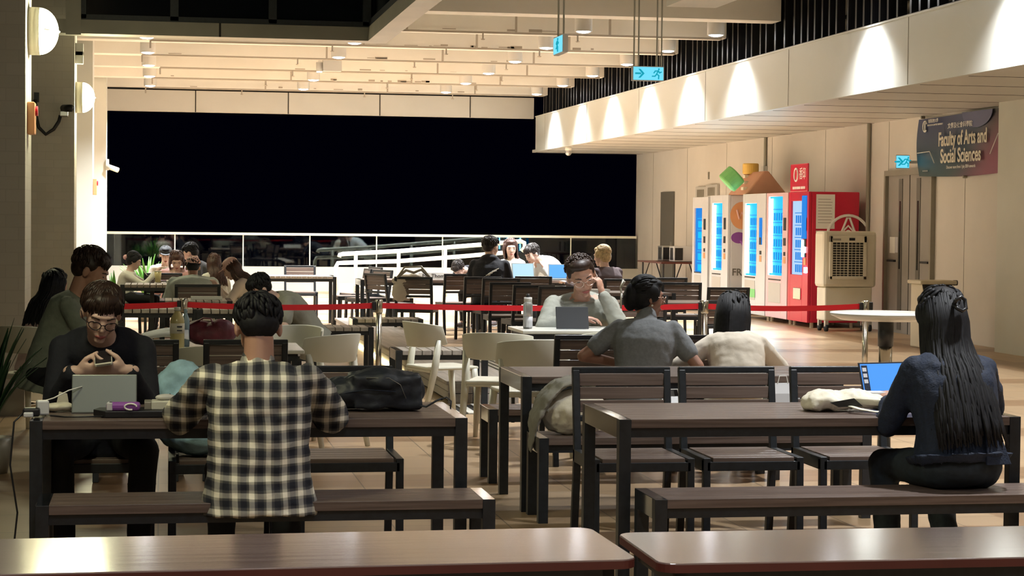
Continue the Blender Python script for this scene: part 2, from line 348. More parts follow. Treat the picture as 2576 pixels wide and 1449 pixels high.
# far fascia under the ceiling
fz0, fz1 = atY(800, 289, YF).z, atY(800, 236, YF).z
f = struct(MB().box((-1.6, YF-.15, fz0), (8.3, YF, fz1)).build('wall_fascia_far', 'panel_grey'))
m = MB()
for px in (490, 722, 951, 1177): x = XY(px, YF); m.box((x-.012, YF-.156, fz0), (x+.012, YF-.149, fz1))
m.build('panel_joint', 'joint', f)
struct(MB().box((-1.6, YF-.05, fz1), (8.3, YF, fz1+.06)).build('trim_shadow_gap', 'joint'))
struct(MB().box((-3, YF-.3, fz1+.06), (8.33, YF, 4.8)).build('wall_far_upper', 'ceiling_paint'))
# far parapet and glass balustrade
pz = atY(900, 672, YF).z; rz_ = atY(900, 594, YF).z
struct(MB().box((-2, YF, 0), (XW, YF+.15, pz)).build('wall_far', 'wall_pillar'))
t = empty('glass_balustrade', (0, YF, 0), 0, 'long clear glass balustrade with white top rail on the far parapet', 'balustrade')
edges = [XY(p, YF) for p in (262, 440, 612, 780, 948, 1114, 1281, 1437, 1601)]
for a, b in zip(edges, edges[1:]):
    MB().box((a+.012, .05, pz), (b-.012, .062, rz_)).build('glass_panel', 'rail_glass', t)
for a in edges[1:-1]: MB().box((a-.012, .04, pz-.3), (a+.012, .075, rz_)).build('post', 'railpaint', t)
MB().box((edges[0]-.1, .0, rz_), (edges[-1], .10, rz_+.055)).build('top_rail', 'railpaint', t)
# pillars on the left
for i, (y, d, mt, n) in enumerate(((16.2, .75, 'pillar_tile', 'near'), (25.4, .7, 'pillar_tile', 'middle'), (32.2, .7, 'wall_pillar', 'third'), (40.3, .8, 'wall_pillar', 'last'))):
    struct(MB().box((-3.2 if i < 2 else -2.2, y, 0), (XL, y+d, 6.5 if i < 2 else 4.75)).build('wall_left_pier', mt))
struct(MB().box((-3.4, 16.9, 0), (-3.2, YF+.3, 7)).build('wall_left', 'wall_pillar'))
m = MB()
m.box((-3.2, 16.17, 0), (XL-.001, 16.2, .22)); struct(m.build('baseboard_left', 'trim_metal'))
# ceiling slab, beams
struct(MB().box((-3.4, 25.3, 4.8), (8.33, YF, 4.9)).build('ceiling', 'ceiling_paint'))
struct(MB().box((2.85, 5.9, 4.8), (8.33, 25.3, 4.9)).build('ceiling_near', 'ceiling_paint'))
struct(MB().box((-5, -6, 4.8), (12, 5.9, 4.9)).build('ceiling_near', 'ceiling_paint'))
LY = [41.4-2.75*k for k in range(6)]
for i, y in enumerate((42.9, 40.05, 37.3, 34.5, 31.8, 29.0, 26.35)):
    struct(MB().box((-3.3, y-.2, 4.36), (8.33, y+.2, 4.8)).build('ceiling_beam', 'ceiling_paint'))
struct(MB().box((2.85, 20.5, 4.36), (8.33, 20.9, 4.8)).build('ceiling_beam', 'ceiling_paint'))
m = MB()
for k in range(60):
    y = random.choice((42.9, 40.05, 37.3, 34.5, 31.8, 29.0)); x = random.gauss(4.5, 1.0) if random.random() < .7 else random.uniform(-.5, 7)
    m.box((x, y-.206, 4.37+random.random()*.02), (x+random.uniform(.03, .22), y-.199, 4.385+random.random()*.03))
struct(m.build('trim_paint_chips', 'stain'))
# glazed upper storey beside the light well
Yv, Xv, zv = 25.0, 2.62, 3.83
g = struct(MB().box((-1.05, Yv+.02, zv+.19), (Xv+.15, Yv+.2, 7.5)).build('window_1', 'dark_glass'))
m = MB()
for px in (205, 436, 682, 918): x = XY(px, Yv); m.box((x-.05, Yv-.05, zv+.19), (x+.05, Yv+.02, 7.5))
m.box((-1.05, Yv-.05, zv+.17), (Xv, Yv+.02, zv+.24)); m.build('window_frame', 'black_metal', g)
g2 = struct(MB().box((Xv+.02, 6, zv+.19), (Xv+.2, Yv+.02, 7.5)).build('window_2', 'dark_glass'))
m = MB()
for y in (22.6, 20.2, 17.8, 15.4): m.box((Xv-.04, y, zv+.19), (Xv+.02, y+.08, 7.5))
m.box((Xv-.05, 6, zv+.17), (Xv+.02, Yv, zv+.26)); m.build('window_frame', 'black_metal', g2)
m = MB().box((-1.25, Yv-.1, zv), (Xv+.2, Yv+.25, zv+.17)); struct(m.build('trim_1', 'trim_metal'))
m = MB().box((Xv-.06, 6, zv), (Xv+.2, Yv-.1, zv+.17)); struct(m.build('trim_2', 'trim_metal'))
m = MB().box((XY(165, Yv), Yv-.14, zv-.02), (XY(203, Yv), Yv-.05, 7.5)); struct(m.build('trim_3', 'trim_metal'))
m = MB(); x = XY(550, Yv); m.box((x-.012, Yv-.104, zv), (x+.012, Yv-.1, zv+.17)); m.build('panel_joint', 'joint', g)
struct(MB().box((Xv+.2, 6, zv+.17), (Xv+.25, Yv, 4.9)).build('wall_light_well', 'ceiling_paint'))
struct(MB().box((-3.3, Yv+.2, 4.8), (Xv+.3, Yv+.4, 7.5)).build('wall_upper_storey', 'trim_metal'))
# white boxed duct under the near ceiling
struct(MB().box((5.55, 10, 4.0), (6.12, 21.6, 4.8)).build('ceiling_duct', 'ceiling_paint'))
# louvre of dark fins over the canopy
t = empty('louvre_screen', (8.36, 0, 3.93), 0, 'long screen of upright black fins standing on the white canopy fascia', 'louvre')
ys = []; y = 43.3
while y > 12: ys.append(y); y -= random.choice((.27, .27, .30, .42))
for y in ys[:100]:
    h = 1.6; o = MB().box((.0, y-.028, .02), (.11, y+.028, h)).build('fin', 'louvre', t)
t2 = MB().box((0, 12, .02), (.05, 43.4, .06)).build('bottom_channel', 'louvre', t)
for i, (x, z, r) in enumerate(((9.3, 4.35, .075), (9.8, 4.75, .11))):
    t = empty('service_pipe', (x, 0, z), 0, ['thinner pale service pipe running behind the black fins', 'thicker pale service pipe running behind the black fins'][i], 'pipe')
    MB().cyl((0, 8, 0), (0, 43.6, 0), r).build('pipe', 'pipe', t, True)
    for y in range(10, 43, 3): MB().cyl((0, y, 0), (0, y+.1, 0), r+.03).build('collar', 'chrome', t, True)
    m = MB()
    for y in range(11, 43, 4): m.cyl((0, y, r), (0, y, 5.6-z), .012, n=6)
    m.build('hanger', 'black_metal', t)
# ceiling lights
def downlight(power, ang=116, bl=1.0):
    t = empty('ceiling_light', (0, 0, 0))
    m = MB(); m.lathe([(.105, .0), (.125, .0), (.125, .5), (.0, .5)], n=28); m.build('housing', 'grey_housing', t, True, M=None)
    MB().ell((0, 0, .012), (.108, .108, .035)).build('lens', 'lens', t, True)
    ld = bpy.data.lights.new('ceiling_light', 'SPOT'); ld.energy = power; ld.spot_size = R(ang); ld.spot_blend = bl; ld.shadow_soft_size = .09; ld.color = (.96, .985, 1.0)
    l = bpy.data.objects.new('lamp', ld); COL.objects.link(l); l.parent = t; l.location = (0, 0, -.04)
    return t
dl = downlight(P_CEIL)
cols = ((-.2, 'left', 5), (2.92, 'second', 5), (5.9, 'third', 6), (7.84, 'right', 6))
dl2 = downlight(P_CEIL*.42)
dist = ['farthest', 'second farthest', 'third farthest', 'fourth farthest', 'fifth farthest', 'nearest']
for x, nm, n in cols:
    for k in range(n):
        place(dl2 if nm == 'right' else dl, USED, x, LY[k], 0, f"grey round ceiling downlight, {dist[k]} in the {nm} row" + (' beside the canopy fascia' if nm == 'right' else ' from the left' if nm != 'left' else 'most row'), 'ceiling light', 'round downlights between the ceiling beams', z=4.29)
dn = downlight(P_NEAR)
for i, (x, y) in enumerate(((7.84, 22.3), (7.84, 18.3), (5.2, 17.5), (7.6, 13.6), (4.6, 12.4), (4.2, 8.2), (7.4, 8.6), (3.4, 15.0))):
    place(dn, USED, x, y, 0, ['grey round downlight in front of the black fins, nearer than the right row', 'grey round downlight beside the fascia straight above the banner'][min(i, 1)] if i < 2 else 'grey round downlight above the near tables', 'ceiling light', 'downlights over the near tables', z=4.29)
db = downlight(P_FILL, 150)  # unseen fill lamps, added to light surfaces that face the camera
for i, (x, y) in enumerate(((.6, 4.2), (3.6, 2.2), (6.4, 4.2), (-1.6, .4), (1.2, -1.6), (4.6, -1.4), (-1.2, -4.2), (2.6, -4.6))):
    place(db, USED, x, y, 0, 'added fill downlight out of view over the foreground folding tables', 'ceiling light', 'downlights over the foreground', z=4.29)
# scallop grazers seen at the louvre foot are the right row itself
# sprinkler pipes
for i, y in enumerate((42.55, 39.6, 36.9, 34.1, 31.3, 28.6)):
    t = empty('sprinkler_pipe', (0, y, 4.33), 0, f"thin brown sprinkler pipe under the {['farthest', 'second farthest', 'third farthest', 'fourth farthest', 'fifth farthest', 'nearest'][i]} ceiling beam", 'pipe', 'sprinkler pipes')
    x0 = -.3+.15*(i % 3); x1 = 8.2
    MB().cyl((x0, 0, 0), (x1, 0, 0), .016, n=8).build('pipe', 'stain', t)
    m = MB(); m.cyl((x0, 0, 0), (x0, 0, -.12), .014, n=8); m.build('drop', 'stain', t)
    for x in (x0+2+.2*i, x0+4.6, x0+6.5-.1*i):
        m = MB(); m.cyl((x, -.08, .0), (x, -.08, -.10), .012, n=8); m.cyl((x, -.08, -.1), (x, -.08, -.115), .035, .02, n=10); m.build('sprinkler_head', 'stain', t)
        MB().cb((x+.5, 0, .235), (.03, .03, .47)).build('clamp', 'stain', t)
# wall lamps on the piers
def wall_lamp(y, z, r, label):
    t = empty('wall_lamp', (XL, y, z), 0, label, 'wall lamp', 'round wall lamps on the left piers')
    m = MB(); m.tube([(0, 0, 0), (.09, 0, 0)], [r*1.02, r*1.02], 32); m.build('base', 'cream', t, True)
    m = MB(); n = 10; pts = []; rad = []
    for k in range(n): a = k/(n-1)*math.pi/2; pts.append((.085+r*.8*math.sin(a), 0, 0)); rad.append(max(r*math.cos(a), .004))
    m.tube(pts, rad, 32); m.build('dome', 'wall_lens', t, True)
    MB().tube([(.09+r*.82*math.sin(a*math.pi/12), r*1.02*math.cos(a*math.pi/12), 0) for a in range(1, 12)], .005, 6).build('guard_bar', 'cream', t)
    ld = bpy.data.lights.new('wall_lamp', 'POINT'); ld.energy = P_WALLLAMP; ld.color = (1, .96, .62); ld.shadow_soft_size = .15
    l = bpy.data.objects.new('lamp', ld); COL.objects.link(l); l.parent = t; l.location = (.42, 0, 0)
p = atY(75, 78, 16.6); wall_lamp(16.6, p.z, .19, 'round bulkhead lamp glowing on the near left pier')
struct(MB().box((-3.2, 7.4, 0), (XL, 8.1, 6.5)).build('wall_left_pier', 'pillar_tile'))
wall_lamp(7.8, 2.95, .19, 'added unseen bulkhead lamp on the pier left of the near tables')  # out of view, added to brighten the piers and near left tables
p = atY(192, 245, 25.75); wall_lamp(25.75, p.z, .19, 'round bulkhead lamp glowing on the second left pier')
# small things on the piers
p = atY(92, 245, 25.38)
t = empty('cable_camera', (0, 25.38, 0), 0, 'black cable loop and small camera on the shaded left pier', 'camera')
MB().cb((p.x, 0, p.z), (.06, .06, .12)).build('cable_box', 'black_metal', t)
pts = [atY(x, y, 25.34) for x, y in ((88, 250), (90, 290), (97, 320), (115, 338), (135, 325), (148, 305), (152, 290))]
MB().tube([(q.x, -.03, q.z) for q in pts], .022, 8).build('cable', 'black_plastic', t, True)
q = atY(160, 285, 25.2); MB().cb((q.x, -.06, q.z), (.10, .12, .07)).build('camera_mount', 'silver', t, bevel=.01)
q = atY(167, 271, 25.2); MB().cyl((q.x-.04, -.05, q.z), (q.x+.06, -.28, q.z-.01), .045).build('camera_body', 'black_plastic', t, True)
p = atY(268, 418, 40.25)
t = empty('security_camera', (XL, 40.3, 0), 0, 'white bullet security camera on the last left pier before the dark sky', 'camera')
MB().cb((.03, -.05, p.z+.03), (.06, .1, .22)).build('bracket', 'white_paint', t)
MB().cyl((.02, -.1, p.z), (.24, -.2, p.z-.08), .05).build('camera_body', 'white_paint', t, True)
for (px, py, Y, l) in ((76, 298, 16.5, 'orange alarm box on the near left pier'), (231, 470, 32.5, 'small orange call box on the third left pier')):
    q = atY(px, py, Y); t = empty('alarm_box', (XL, Y, q.z), 0, l, 'alarm')
    MB().cb((.03, 0, 0), (.06, .2, .26)).build('box', 'orange', t, bevel=.01); MB().cyl((.06, 0, .06), (.08, 0, .06), .04).build('button', 'vend_red', t)
for (px, py, Y, l) in ((194, 125, 25.6, 'upper small grey junction box beside the second pier'), (196, 145, 25.6, 'lower small grey junction box beside the second pier')):
    q = atY(px, py, Y); tag(MB().cb((XL+.05, Y, q.z), (.1, .12, .16)).build('junction_box', 'grey_housing', bevel=.008), l, 'box')
q = atY(828, 175, 34.5); t = empty('spotlight', (q.x, 34.5, q.z), 0, 'small spotlight beside a grey box under the ceiling, left of centre', 'spotlight')
MB().box((-.11, -.1, -.03), (.21, .1, 4.36-q.z)).build('box', 'grey_housing', t); MB().cyl((-.17, 0, -.04), (-.17, 0, .12), .055).build('can', 'grey_housing', t, True); MB().cyl((-.17, 0, -.05), (-.17, 0, -.04), .045).build('lens', 'lens', t)
# dome cameras under the canopy
q = at(1418, 376, 3.1); t = empty('dome_camera', (q.x+.1, q.y, 3.16), 0, 'small white dome camera under the far end of the canopy', 'camera')
MB().cyl((0, 0, 0), (0, 0, -.08), .07).build('base', 'white_paint', t, True); MB().ell((0, 0, -.12), .07).build('dome', 'silver', t, True)
# exit signs
def exit_sign(c, xa, w, h, label, rods=None, arrow=True, d=.07):
    t = empty('exit_sign', c, 0, label, 'exit sign'); M = frame((0, 0, 0), xa, (0, 0, 1))
    MB().cb((0, 0, -d/2), (w, h, d), M).build('box', 'grey_housing', t, bevel=.005)
    MB().cb((0, 0, .002), (w*.94, h*.88, .004), M).build('lit_face', 'exit_face', t)
    m = MB(); e = .006
    if arrow:
        x0 = -w*.27; k = h*.30
        m.prism([(x0-k*1.1, -k*.2), (x0+k*.3, -k*.2), (x0+k*.3, k*.2), (x0-k*1.1, k*.2)], .004, e, M)
        m.prism([(x0-k*.35, k), (x0+.15*k, k), (x0+k*1.1, 0), (x0+.15*k, -k), (x0-k*.35, -k), (x0+k*.5, 0)], .004, e, M)
    k = h*.36; x0 = w*.27 if arrow else 0
    m.ell(M @ V((x0+k*.35, k*.85, .006)), (k*.18, k*.18, k*.18), n=8, m=5)
    for a, b in (((.25, .6), (-.1, -.1)), ((-.1, -.1), (.35, -.35)), ((.35, -.35), (.3, -.95)), ((-.1, -.1), (-.4, -.5)), ((-.4, -.5), (-.9, -.5)), ((.2, .5), (-.35, .5)), ((-.35, .5), (-.6, .15)), ((.25, .5), (.5, .15)), ((.5, .15), (.8, .3))):
        p0 = M @ V((x0+a[0]*k, a[1]*k, .007)); p1 = M @ V((x0+b[0]*k, b[1]*k, .007)); m.cap(p0, p1, k*.13, n=6)
    m.build('pictogram', 'exit_mark', t)
    if rods:
        for r in rods: MB().cyl(M @ V((r, h/2, -d/2)), V((M @ V((r, 0, -d/2))).to_tuple()[:2]+(4.8-c[2],)), .009, n=8).build('hanging_rod', 'trim_metal', t)
    return t
q = atY(1631, 185, 20.5); exit_sign(tuple(q), (1, 0, 0), .345, .155, 'hanging cyan exit sign with arrow and running man in front of the fins', (-.15, -.1, .1, .15))
q = atY(1404, 113, 17.6); exit_sign(tuple(q), (0, -1, 0), .42, .165, 'hanging exit sign turned edge-on, on two rods left of the arrow sign', (-.12, .12), False, .05)
q = atY(2271, 407, 27.3); t = exit_sign(tuple(q), (1, -.12, 0), .2, .2, 'small square lit exit sign on the wall over the double door', None, True)
MB().cb((.3, .06, 0), (.42, .07, .04)).build('wall_arm', 'grey_housing', t)
# doors on the right wall
yd0, yd1 = 26.7, 28.45; hd = 2.33
d = struct(MB().box((XW-.02, yd0, 0), (XW+.0, yd1, hd)).build('door_1', 'door_grey'))
m = MB(); m.box((XW-.07, yd0-.06, 0), (XW, yd0, hd+.08)); m.box((XW-.07, yd1, 0), (XW, yd1+.06, hd+.08)); m.box((XW-.07, yd0, hd), (XW, yd1, hd+.08)); m.build('door_frame', 'trim_metal', d)
ym = (yd0+yd1)/2
for s_ in (-1, 1):
    MB().box((XW-.03, ym+s_*.35-.07, .05), (XW-.015, ym+s_*.35+.07, hd-.05)).build('door_strip', 'door_dark', d)
    MB().box((XW-.034, ym+s_*.35-.025, .95), (XW-.028, ym+s_*.35+.025, 1.95)).build('door_window', 'dark_glass', d)
    MB().box((XW-.06, ym+s_*.66-.14, 1.05), (XW-.02, ym+s_*.66+.14, 1.08)).build('door_handle', 'black_metal', d)
MB().box((XW-.026, ym-.006, 0), (XW-.019, ym+.006, hd)).build('door_gap', 'joint', d)
tag(MB().box((XW-.028, ym+.55, 1.18), (XW-.021, ym+.76, 1.42)).build('notice', 'paper'), 'white notice taped to the grey double door', 'notice')
tag(MB().box((XW-.028, ym+.43, 1.19), (XW-.021, ym+.54, 1.42)).build('notice', 'blue_white'), 'narrow bluish notice taped beside the white one on the double door', 'notice')
a, b = 41.1, 42.2
d = struct(MB().box((XW-.03, a, 0), (XW, b, 2.27)).build('door_2', 'door_dark')); MB().box((XW-.05, a+.12, .9), (XW-.03, a+.16, 1.2)).build('door_handle', 'silver', d)
# conduits and boxes on the wall
for (px, y0_, y1_, l) in ((1926, 330, 425, 'grey cable conduit with a box on the wall above the vending machines'),):
    Y = XW/((XY(px, 10))/10); z0, z1 = atY(px, y1_, Y).z, atY(px, y0_, Y).z
    t = empty('conduit', (XW, Y, 0), 0, l, 'conduit'); MB().cyl((-.03, 0, z0), (-.03, 0, 3.16), .03, n=10).build('pipe', 'trim_metal', t); MB().cb((-.04, 0, z0-.02), (.08, .14, .14)).build('box', 'grey_housing', t)
Y = XW/((XY(2187, 10))/10); t = empty('downpipe', (XW, Y, 0), 0, 'tall narrow grey pipe on the wall left of the double door', 'pipe'); MB().cyl((-.035, 0, 0), (-.035, 0, 3.16), .032, n=10).build('pipe', 'trim_metal', t)
for i, (px, py) in enumerate(((1768, 487), (1795, 482))):
    Y = XW/((XY(px, 10))/10); z = atY(px, py, Y).z; t = empty('wall_panel', (XW, Y, z), 0, ['grey control panel on the wall above the leftmost white vending machine', 'tan control panel on the wall behind the toy house'][i], 'panel')
    MB().cb((-.03, 0, 0), (.06, .8, .28)).build('box', 'grey_housing', t, bevel=.01); MB().cb((-.063, 0, .0), (.006, .5, .16)).build('cover', 'trim_metal', t)
Y = XW/((XY(1782, 10))/10); tag(MB().cb((XW-.01, Y, atY(1782, 442, Y).z), (.02, .06, .14)).build('wall_hook', 'trim_metal'), 'tiny metal fitting on the wall left of the toy house', 'fitting')
for i, px in enumerate((1994, 2005)):
    Y = XW/((XY(px, 10))/10); tag(MB().cyl((XW-.02, Y, atY(px, 437, Y).z), (XW, Y, atY(px, 437, Y).z), .04).build('wall_socket', 'grey_housing'), ['left of two round sockets above the red machine sign', 'right of two round sockets above the red machine sign'][i], 'socket')
# banner
yb0, yb1, zb0, zb1 = 27.1, 23.95, 2.3, 3.14
M = frame((XW-.05, yb0, zb0), (0, -1, 0), (0, 0, 1))
bw, bh = yb0-yb1, zb1-zb0
t = empty('banner', (0, 0, 0), 0, 'large blue and maroon faculty banner hung high on the right wall', 'banner'); t.matrix_world = M
m = MB(); nx, ny = 36, 12; vs = []; fs = []
for j in range(ny+1):
    for i in range(nx+1):
        u, v = i/nx, j/ny; sag = .05*math.sin(math.pi*u)*(1-v)*-1; x = bw*u+(-.08*math.sin(math.pi*v) if u < .05 else 0)
        vs.append((x, bh*v+sag*.6-.03*(1-u)*(v), .02*math.sin(9*u+2*v)+.02*math.exp(-u*8)))
n0 = len(vs); vs += [(a_, b_, c_-.004) for a_, b_, c_ in vs]
for j in range(ny):
    for i in range(nx): q = j*(nx+1)+i; fs.append((q, q+1, q+nx+2, q+nx+1)); fs.append((n0+q, n0+q+nx+1, n0+q+nx+2, n0+q+1))
m.add(vs, fs).build('sheet', 'banner', t, True)
T = lambda x, y: Matrix.Translation((x, y, .045))
text('title', 'Faculty of Arts and', .27, T(1.58, .485), 'cream', t, sx=.80, bold=.006)
text('title', 'Social Sciences', .27, T(1.53, .25), 'cream', t, sx=.86, bold=.006)
text('chinese_title', '文學及社會科學院', .085, T(1.5, .665), 'paper', t, sx=1.25)
text('subtitle', 'Discover more from 1 July 2024 onwards', .062, T(1.55, .10), 'paper', t, sx=.95)
text('university_name', '香港浸會大學', .06, T(.55, .765), 'paper', t); text('university_name', 'HONG KONG BAPTIST UNIVERSITY', .036, T(.62, .71), 'paper', t)
m = MB(); m.tube([(.25+.07*math.cos(a*.5), .7+.075*math.sin(a*.5), .045) for a in range(1, 12)], .011, 6); m.box((.24, .63, .04), (.265, .75, .05)); m.build('emblem', 'paper', t)
m = MB(); m.tube([(.0, .33, .055), (.45, .34, .05), (.62, .17, .045)], .006, 6); m.tube([(3.13, .5, .04), (2.75, .5, .04), (2.5, .24, .04)], .005, 6); m.build('line_art', 'paper', t)
m = MB(); m.prism([(2.05+.5*math.cos(a), bh-.01-.22*math.sin(a)) for a in [math.pi*k/14 for k in range(15)]], .03, .036); m.build('disc_art', 'banner_disc', t)
text('vertical_mark', '大', .1, T(2.85, .09), 'cap_pink', t); text('handles', '▪ ▪ ▪ ▪', .06, T(.28, .07), 'paper', t)
for x, y in ((.05, bh), (bw, bh), (bw, 0), (1.6, -.04)): MB().cyl((x, y, -.03), (x, y, .03), .02, n=8).build('eyelet_tie', 'trim_metal', t)
# low wooden deck with lit foot
t = empty('wooden_deck', (2.46, 17.05, 0), 0, 'low grey wooden deck running away through the middle of the terrace', 'deck')
w_, l_ = .66, 11.2
m = MB(); n = 10
y = 0.
while y < l_: m.box((0, y, .165), (w_, min(y+.135, l_), .195)); y += .142
m.build('planks', 'slat_grey', t, bevel=.003)
m = MB(); m.box((.02, .02, .0), (w_-.02, .04, .082)); m.box((.02, .02, .088), (w_-.02, .04, .165)); m.box((.02, .04, .03), (.04, l_, .095)); m.box((.02, .04, .101), (.04, l_, .165)); m.box((w_-.04, .04, .0), (w_-.02, l_, .165)); m.build('fascia_boards', 'slat_grey', t)
m = MB(); m.box((.06, .5, .0), (w_-.08, l_, .16)); m.build('frame', 'black_metal', t)
MB().box((.0, 3.2, .005), (.02, 8.2, .028)).build('light_strip', 'led', t)
# stripes of light on the floor, built as white bars over a dark base
def light_stripes(x0, y0, x1, y1, label, n, ang=0):
    t = empty('floor_light_stripes', (x0, y0, 0), ang, label, 'light_stripes')
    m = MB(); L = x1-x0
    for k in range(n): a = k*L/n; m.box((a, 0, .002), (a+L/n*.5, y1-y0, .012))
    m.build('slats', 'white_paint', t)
    m = MB(); m.box((0, 0, .0), (L, y1-y0, .003)); m.build('dark_gaps', 'grille_dark', t)
light_stripes(1.7, 16.1, 5.2, 16.9, 'white bars for floor light stripes in front of the wooden deck end', 26)
light_stripes(3.2, 17.05, 4.1, 24.5, 'long white bars for floor light stripes right of the wooden deck', 12)
# ramp handrail at the far side
t = empty('ramp_handrail', (0, 41.5, 0), 0, 'cream double handrail of the ramp rising in front of the glass', 'handrail')
def hp(px, py): q = atY(px, py, 41.5); return (q.x, 0, q.z)
MB().tube([hp(853, 647), hp(855, 641), hp(863, 639), hp(1000, 632), hp(1205, 616), hp(1310, 607), hp(1319, 611), hp(1320, 622), hp(1312, 632)], .045, 10).build('upper_rail', 'railpaint', t, True)
MB().tube([hp(845, 730), hp(845, 672), hp(850, 662), hp(865, 661), hp(1000, 657), hp(1160, 645), hp(1262, 636), hp(1300, 634)], .045, 10).build('lower_rail', 'railpaint', t, True)
for px, y in ((895, 638), (1003, 630), (1120, 622), (1242, 612)):
    a_ = hp(px, y); MB().cyl((a_[0], 0, 0), a_, .04, n=10).build('post', 'railpaint', t, True)
MB().box((hp(845, 700)[0], .0, 0), (hp(1320, 700)[0], 1.6, .22)).build('ramp', 'wall_pillar', t)
# ================================================================ furniture
def slat_table(W, Dp, H, nm, n=7, along='x', mat='slat_brown', leg=.052, th=.038):
    t = empty(nm, (0, 0, 0)); w, d = W/2, Dp/2
    m = MB()
    if along == 'x':
        q = (Dp)/n
        for i in range(n): m.box((-w+leg, -d+i*q+.0015, H-th), (w-leg, -d+(i+1)*q-.0015, H))
    else:
        k = max(3, int((W-2*leg)/.078)); q = (W-2*leg)/k
        for i in range(k): m.box((-w+leg+i*q+.004, -d, H-th), (-w+leg+(i+1)*q-.006, d, H))
    m.build('tabletop' if 'table' in nm else 'seat', mat, t, bevel=.002)
    for s in (-1, 1): MB().box((s*w-(leg if s > 0 else 0), -d+leg, H-.085), (s*w+(0 if s > 0 else leg), d-leg, H-.0)).build('end_rail', 'black_frame_top', t, bevel=.002)
    for s in (-1, 1): MB().box((-w+leg, s*(d-.03)-.012, H-th-.042), (w-leg, s*(d-.03)+.012, H-th)).build('apron', 'black_metal', t)
    for sx in (-1, 1):
        for sy in (-1, 1):
            o = MB().cb((sx*(w-leg/2), sy*(d-leg/2), H/2), (leg, leg, H)).build('leg', 'black_metal', t, bevel=.002)
            o.data.materials.append(MATS['black_frame_top'])
            for p in o.data.polygons:
                if p.normal.z > .9: p.material_index = 1
    return t
table = slat_table(1.83, .76, .74, 'table')
bench = slat_table(1.83, .36, .45, 'bench', 4)
def slat_chair(matn='slat_brown'):
    t = empty('slat_chair', (0, 0, 0)); w = .235
    m = MB()
    for i in range(5): m.box((-w+.03, -.22+i*.09, .425), (w-.03, -.22+(i+1)*.09-.006, .45))
    m.build('seat', matn, t, bevel=.003)
    m = MB()
    for s in (-1, 1): m.box((s*w-.018, -.23, .385), (s*w+.018, .23, .448))
    for s in (-1, 1): m.box((-w, s*.215-.015, .385), (w, s*.215+.015, .43))
    m.build('seat_frame', 'black_metal', t, bevel=.003)
    for s in (-1, 1):
        MB().bar((s*w, .21, .44), (s*w, .225, 0), .036).build('leg', 'black_metal', t, bevel=.003)
        MB().bar((s*w, -.21, .44), (s*w, -.27, 0), .036).build('leg', 'black_metal', t, bevel=.003)
    m = MB()
    for s in (-1, 1): m.bar((s*w, -.21, .42), (s*w, -.275, .84), .036)
    m.bar((-w-.018, -.275, .84), (w+.018, -.275, .84), .032, .032); m.bar((-w, -.24, .60), (w, -.24, .60), .03)
    bf = m.build('back_frame', 'black_metal', t, bevel=.005)
    for i in range(3):
        z = .63+i*.066; y = -.245-.009*i
        MB().cb((0, y, z+.03), (2*w-.034, .016, .060)).build('back_slat', matn, t, bevel=.003)
    return t
chair = slat_chair()
def white_chair():
    t = empty('white_chair', (0, 0, 0))
    prof = lambda a: V((.255*math.sin(a), -.02-.235*math.cos(a)*1.0, 0))
    m = MB(); n = 22; rings = []
    for k in range(n+1):
        a = R(-78)+R(156)*k/n; e = abs(k/n-.5)*2; p = prof(a); q = V((p.x, p.y+.02, 0)).normalized()*.012
        zt = .80-.03*e**2; zb = .60+.03*e**3; ln = V((0, -.045, 0))*1.0
        rings.append([p-q+V((0, 0, zb)), p+q+V((0, 0, zb)), p+q*1.0+ln+V((0, 0, zt)), p-q*.6+ln+V((0, 0, zt))])
    m.loft(rings); m.build('back_shell', 'white_plastic', t, True, bevel=.006)
    m = MB(); m.cb((0, .01, .437), (.44, .43, .026)); m.box((-.215, -.2, .405), (.215, -.175, .43)); m.box((-.215, .19, .405), (.215, .215, .43)); m.build('seat', 'white_plastic', t, bevel=.012)
    for s in (-1, 1):
        m = MB(); m.tube([(s*.225, -.13, .66), (s*.222, -.16, .45), (s*.235, -.27, 0)], [.026, .03, .018], 8); m.build('leg', 'white_plastic', t, True)
        MB().tube([(s*.20, .19, .43), (s*.225, .235, 0)], [.029, .017], 8).build('leg', 'white_plastic', t, True)
    return t
wchair = white_chair()
def white_table(W, Dp, H):
    t = empty('white_table', (0, 0, 0))
    MB().box((-W/2, -Dp/2, H-.025), (W/2, Dp/2, H)).build('tabletop', 'white_top', t, bevel=.006)
    m = MB()
    for s in (-1, 1): m.box((-W/2+.06, s*(Dp/2-.06)-.015, H-.07), (W/2-.06, s*(Dp/2-.06)+.015, H-.026)); m.box((s*(W/2-.06)-.015, -Dp/2+.06, H-.07), (s*(W/2-.06)+.015, Dp/2-.06, H-.026))
    m.build('apron', 'black_metal', t)
    for sx in (-1, 1):
        for sy in (-1, 1): MB().cb((sx*(W/2-.06), sy*(Dp/2-.06), (H-.026)/2), (.04, .04, H-.026)).build('leg', 'black_metal', t)
    return t
wtab = white_table(1.5, .8, .74)
PI = math.pi
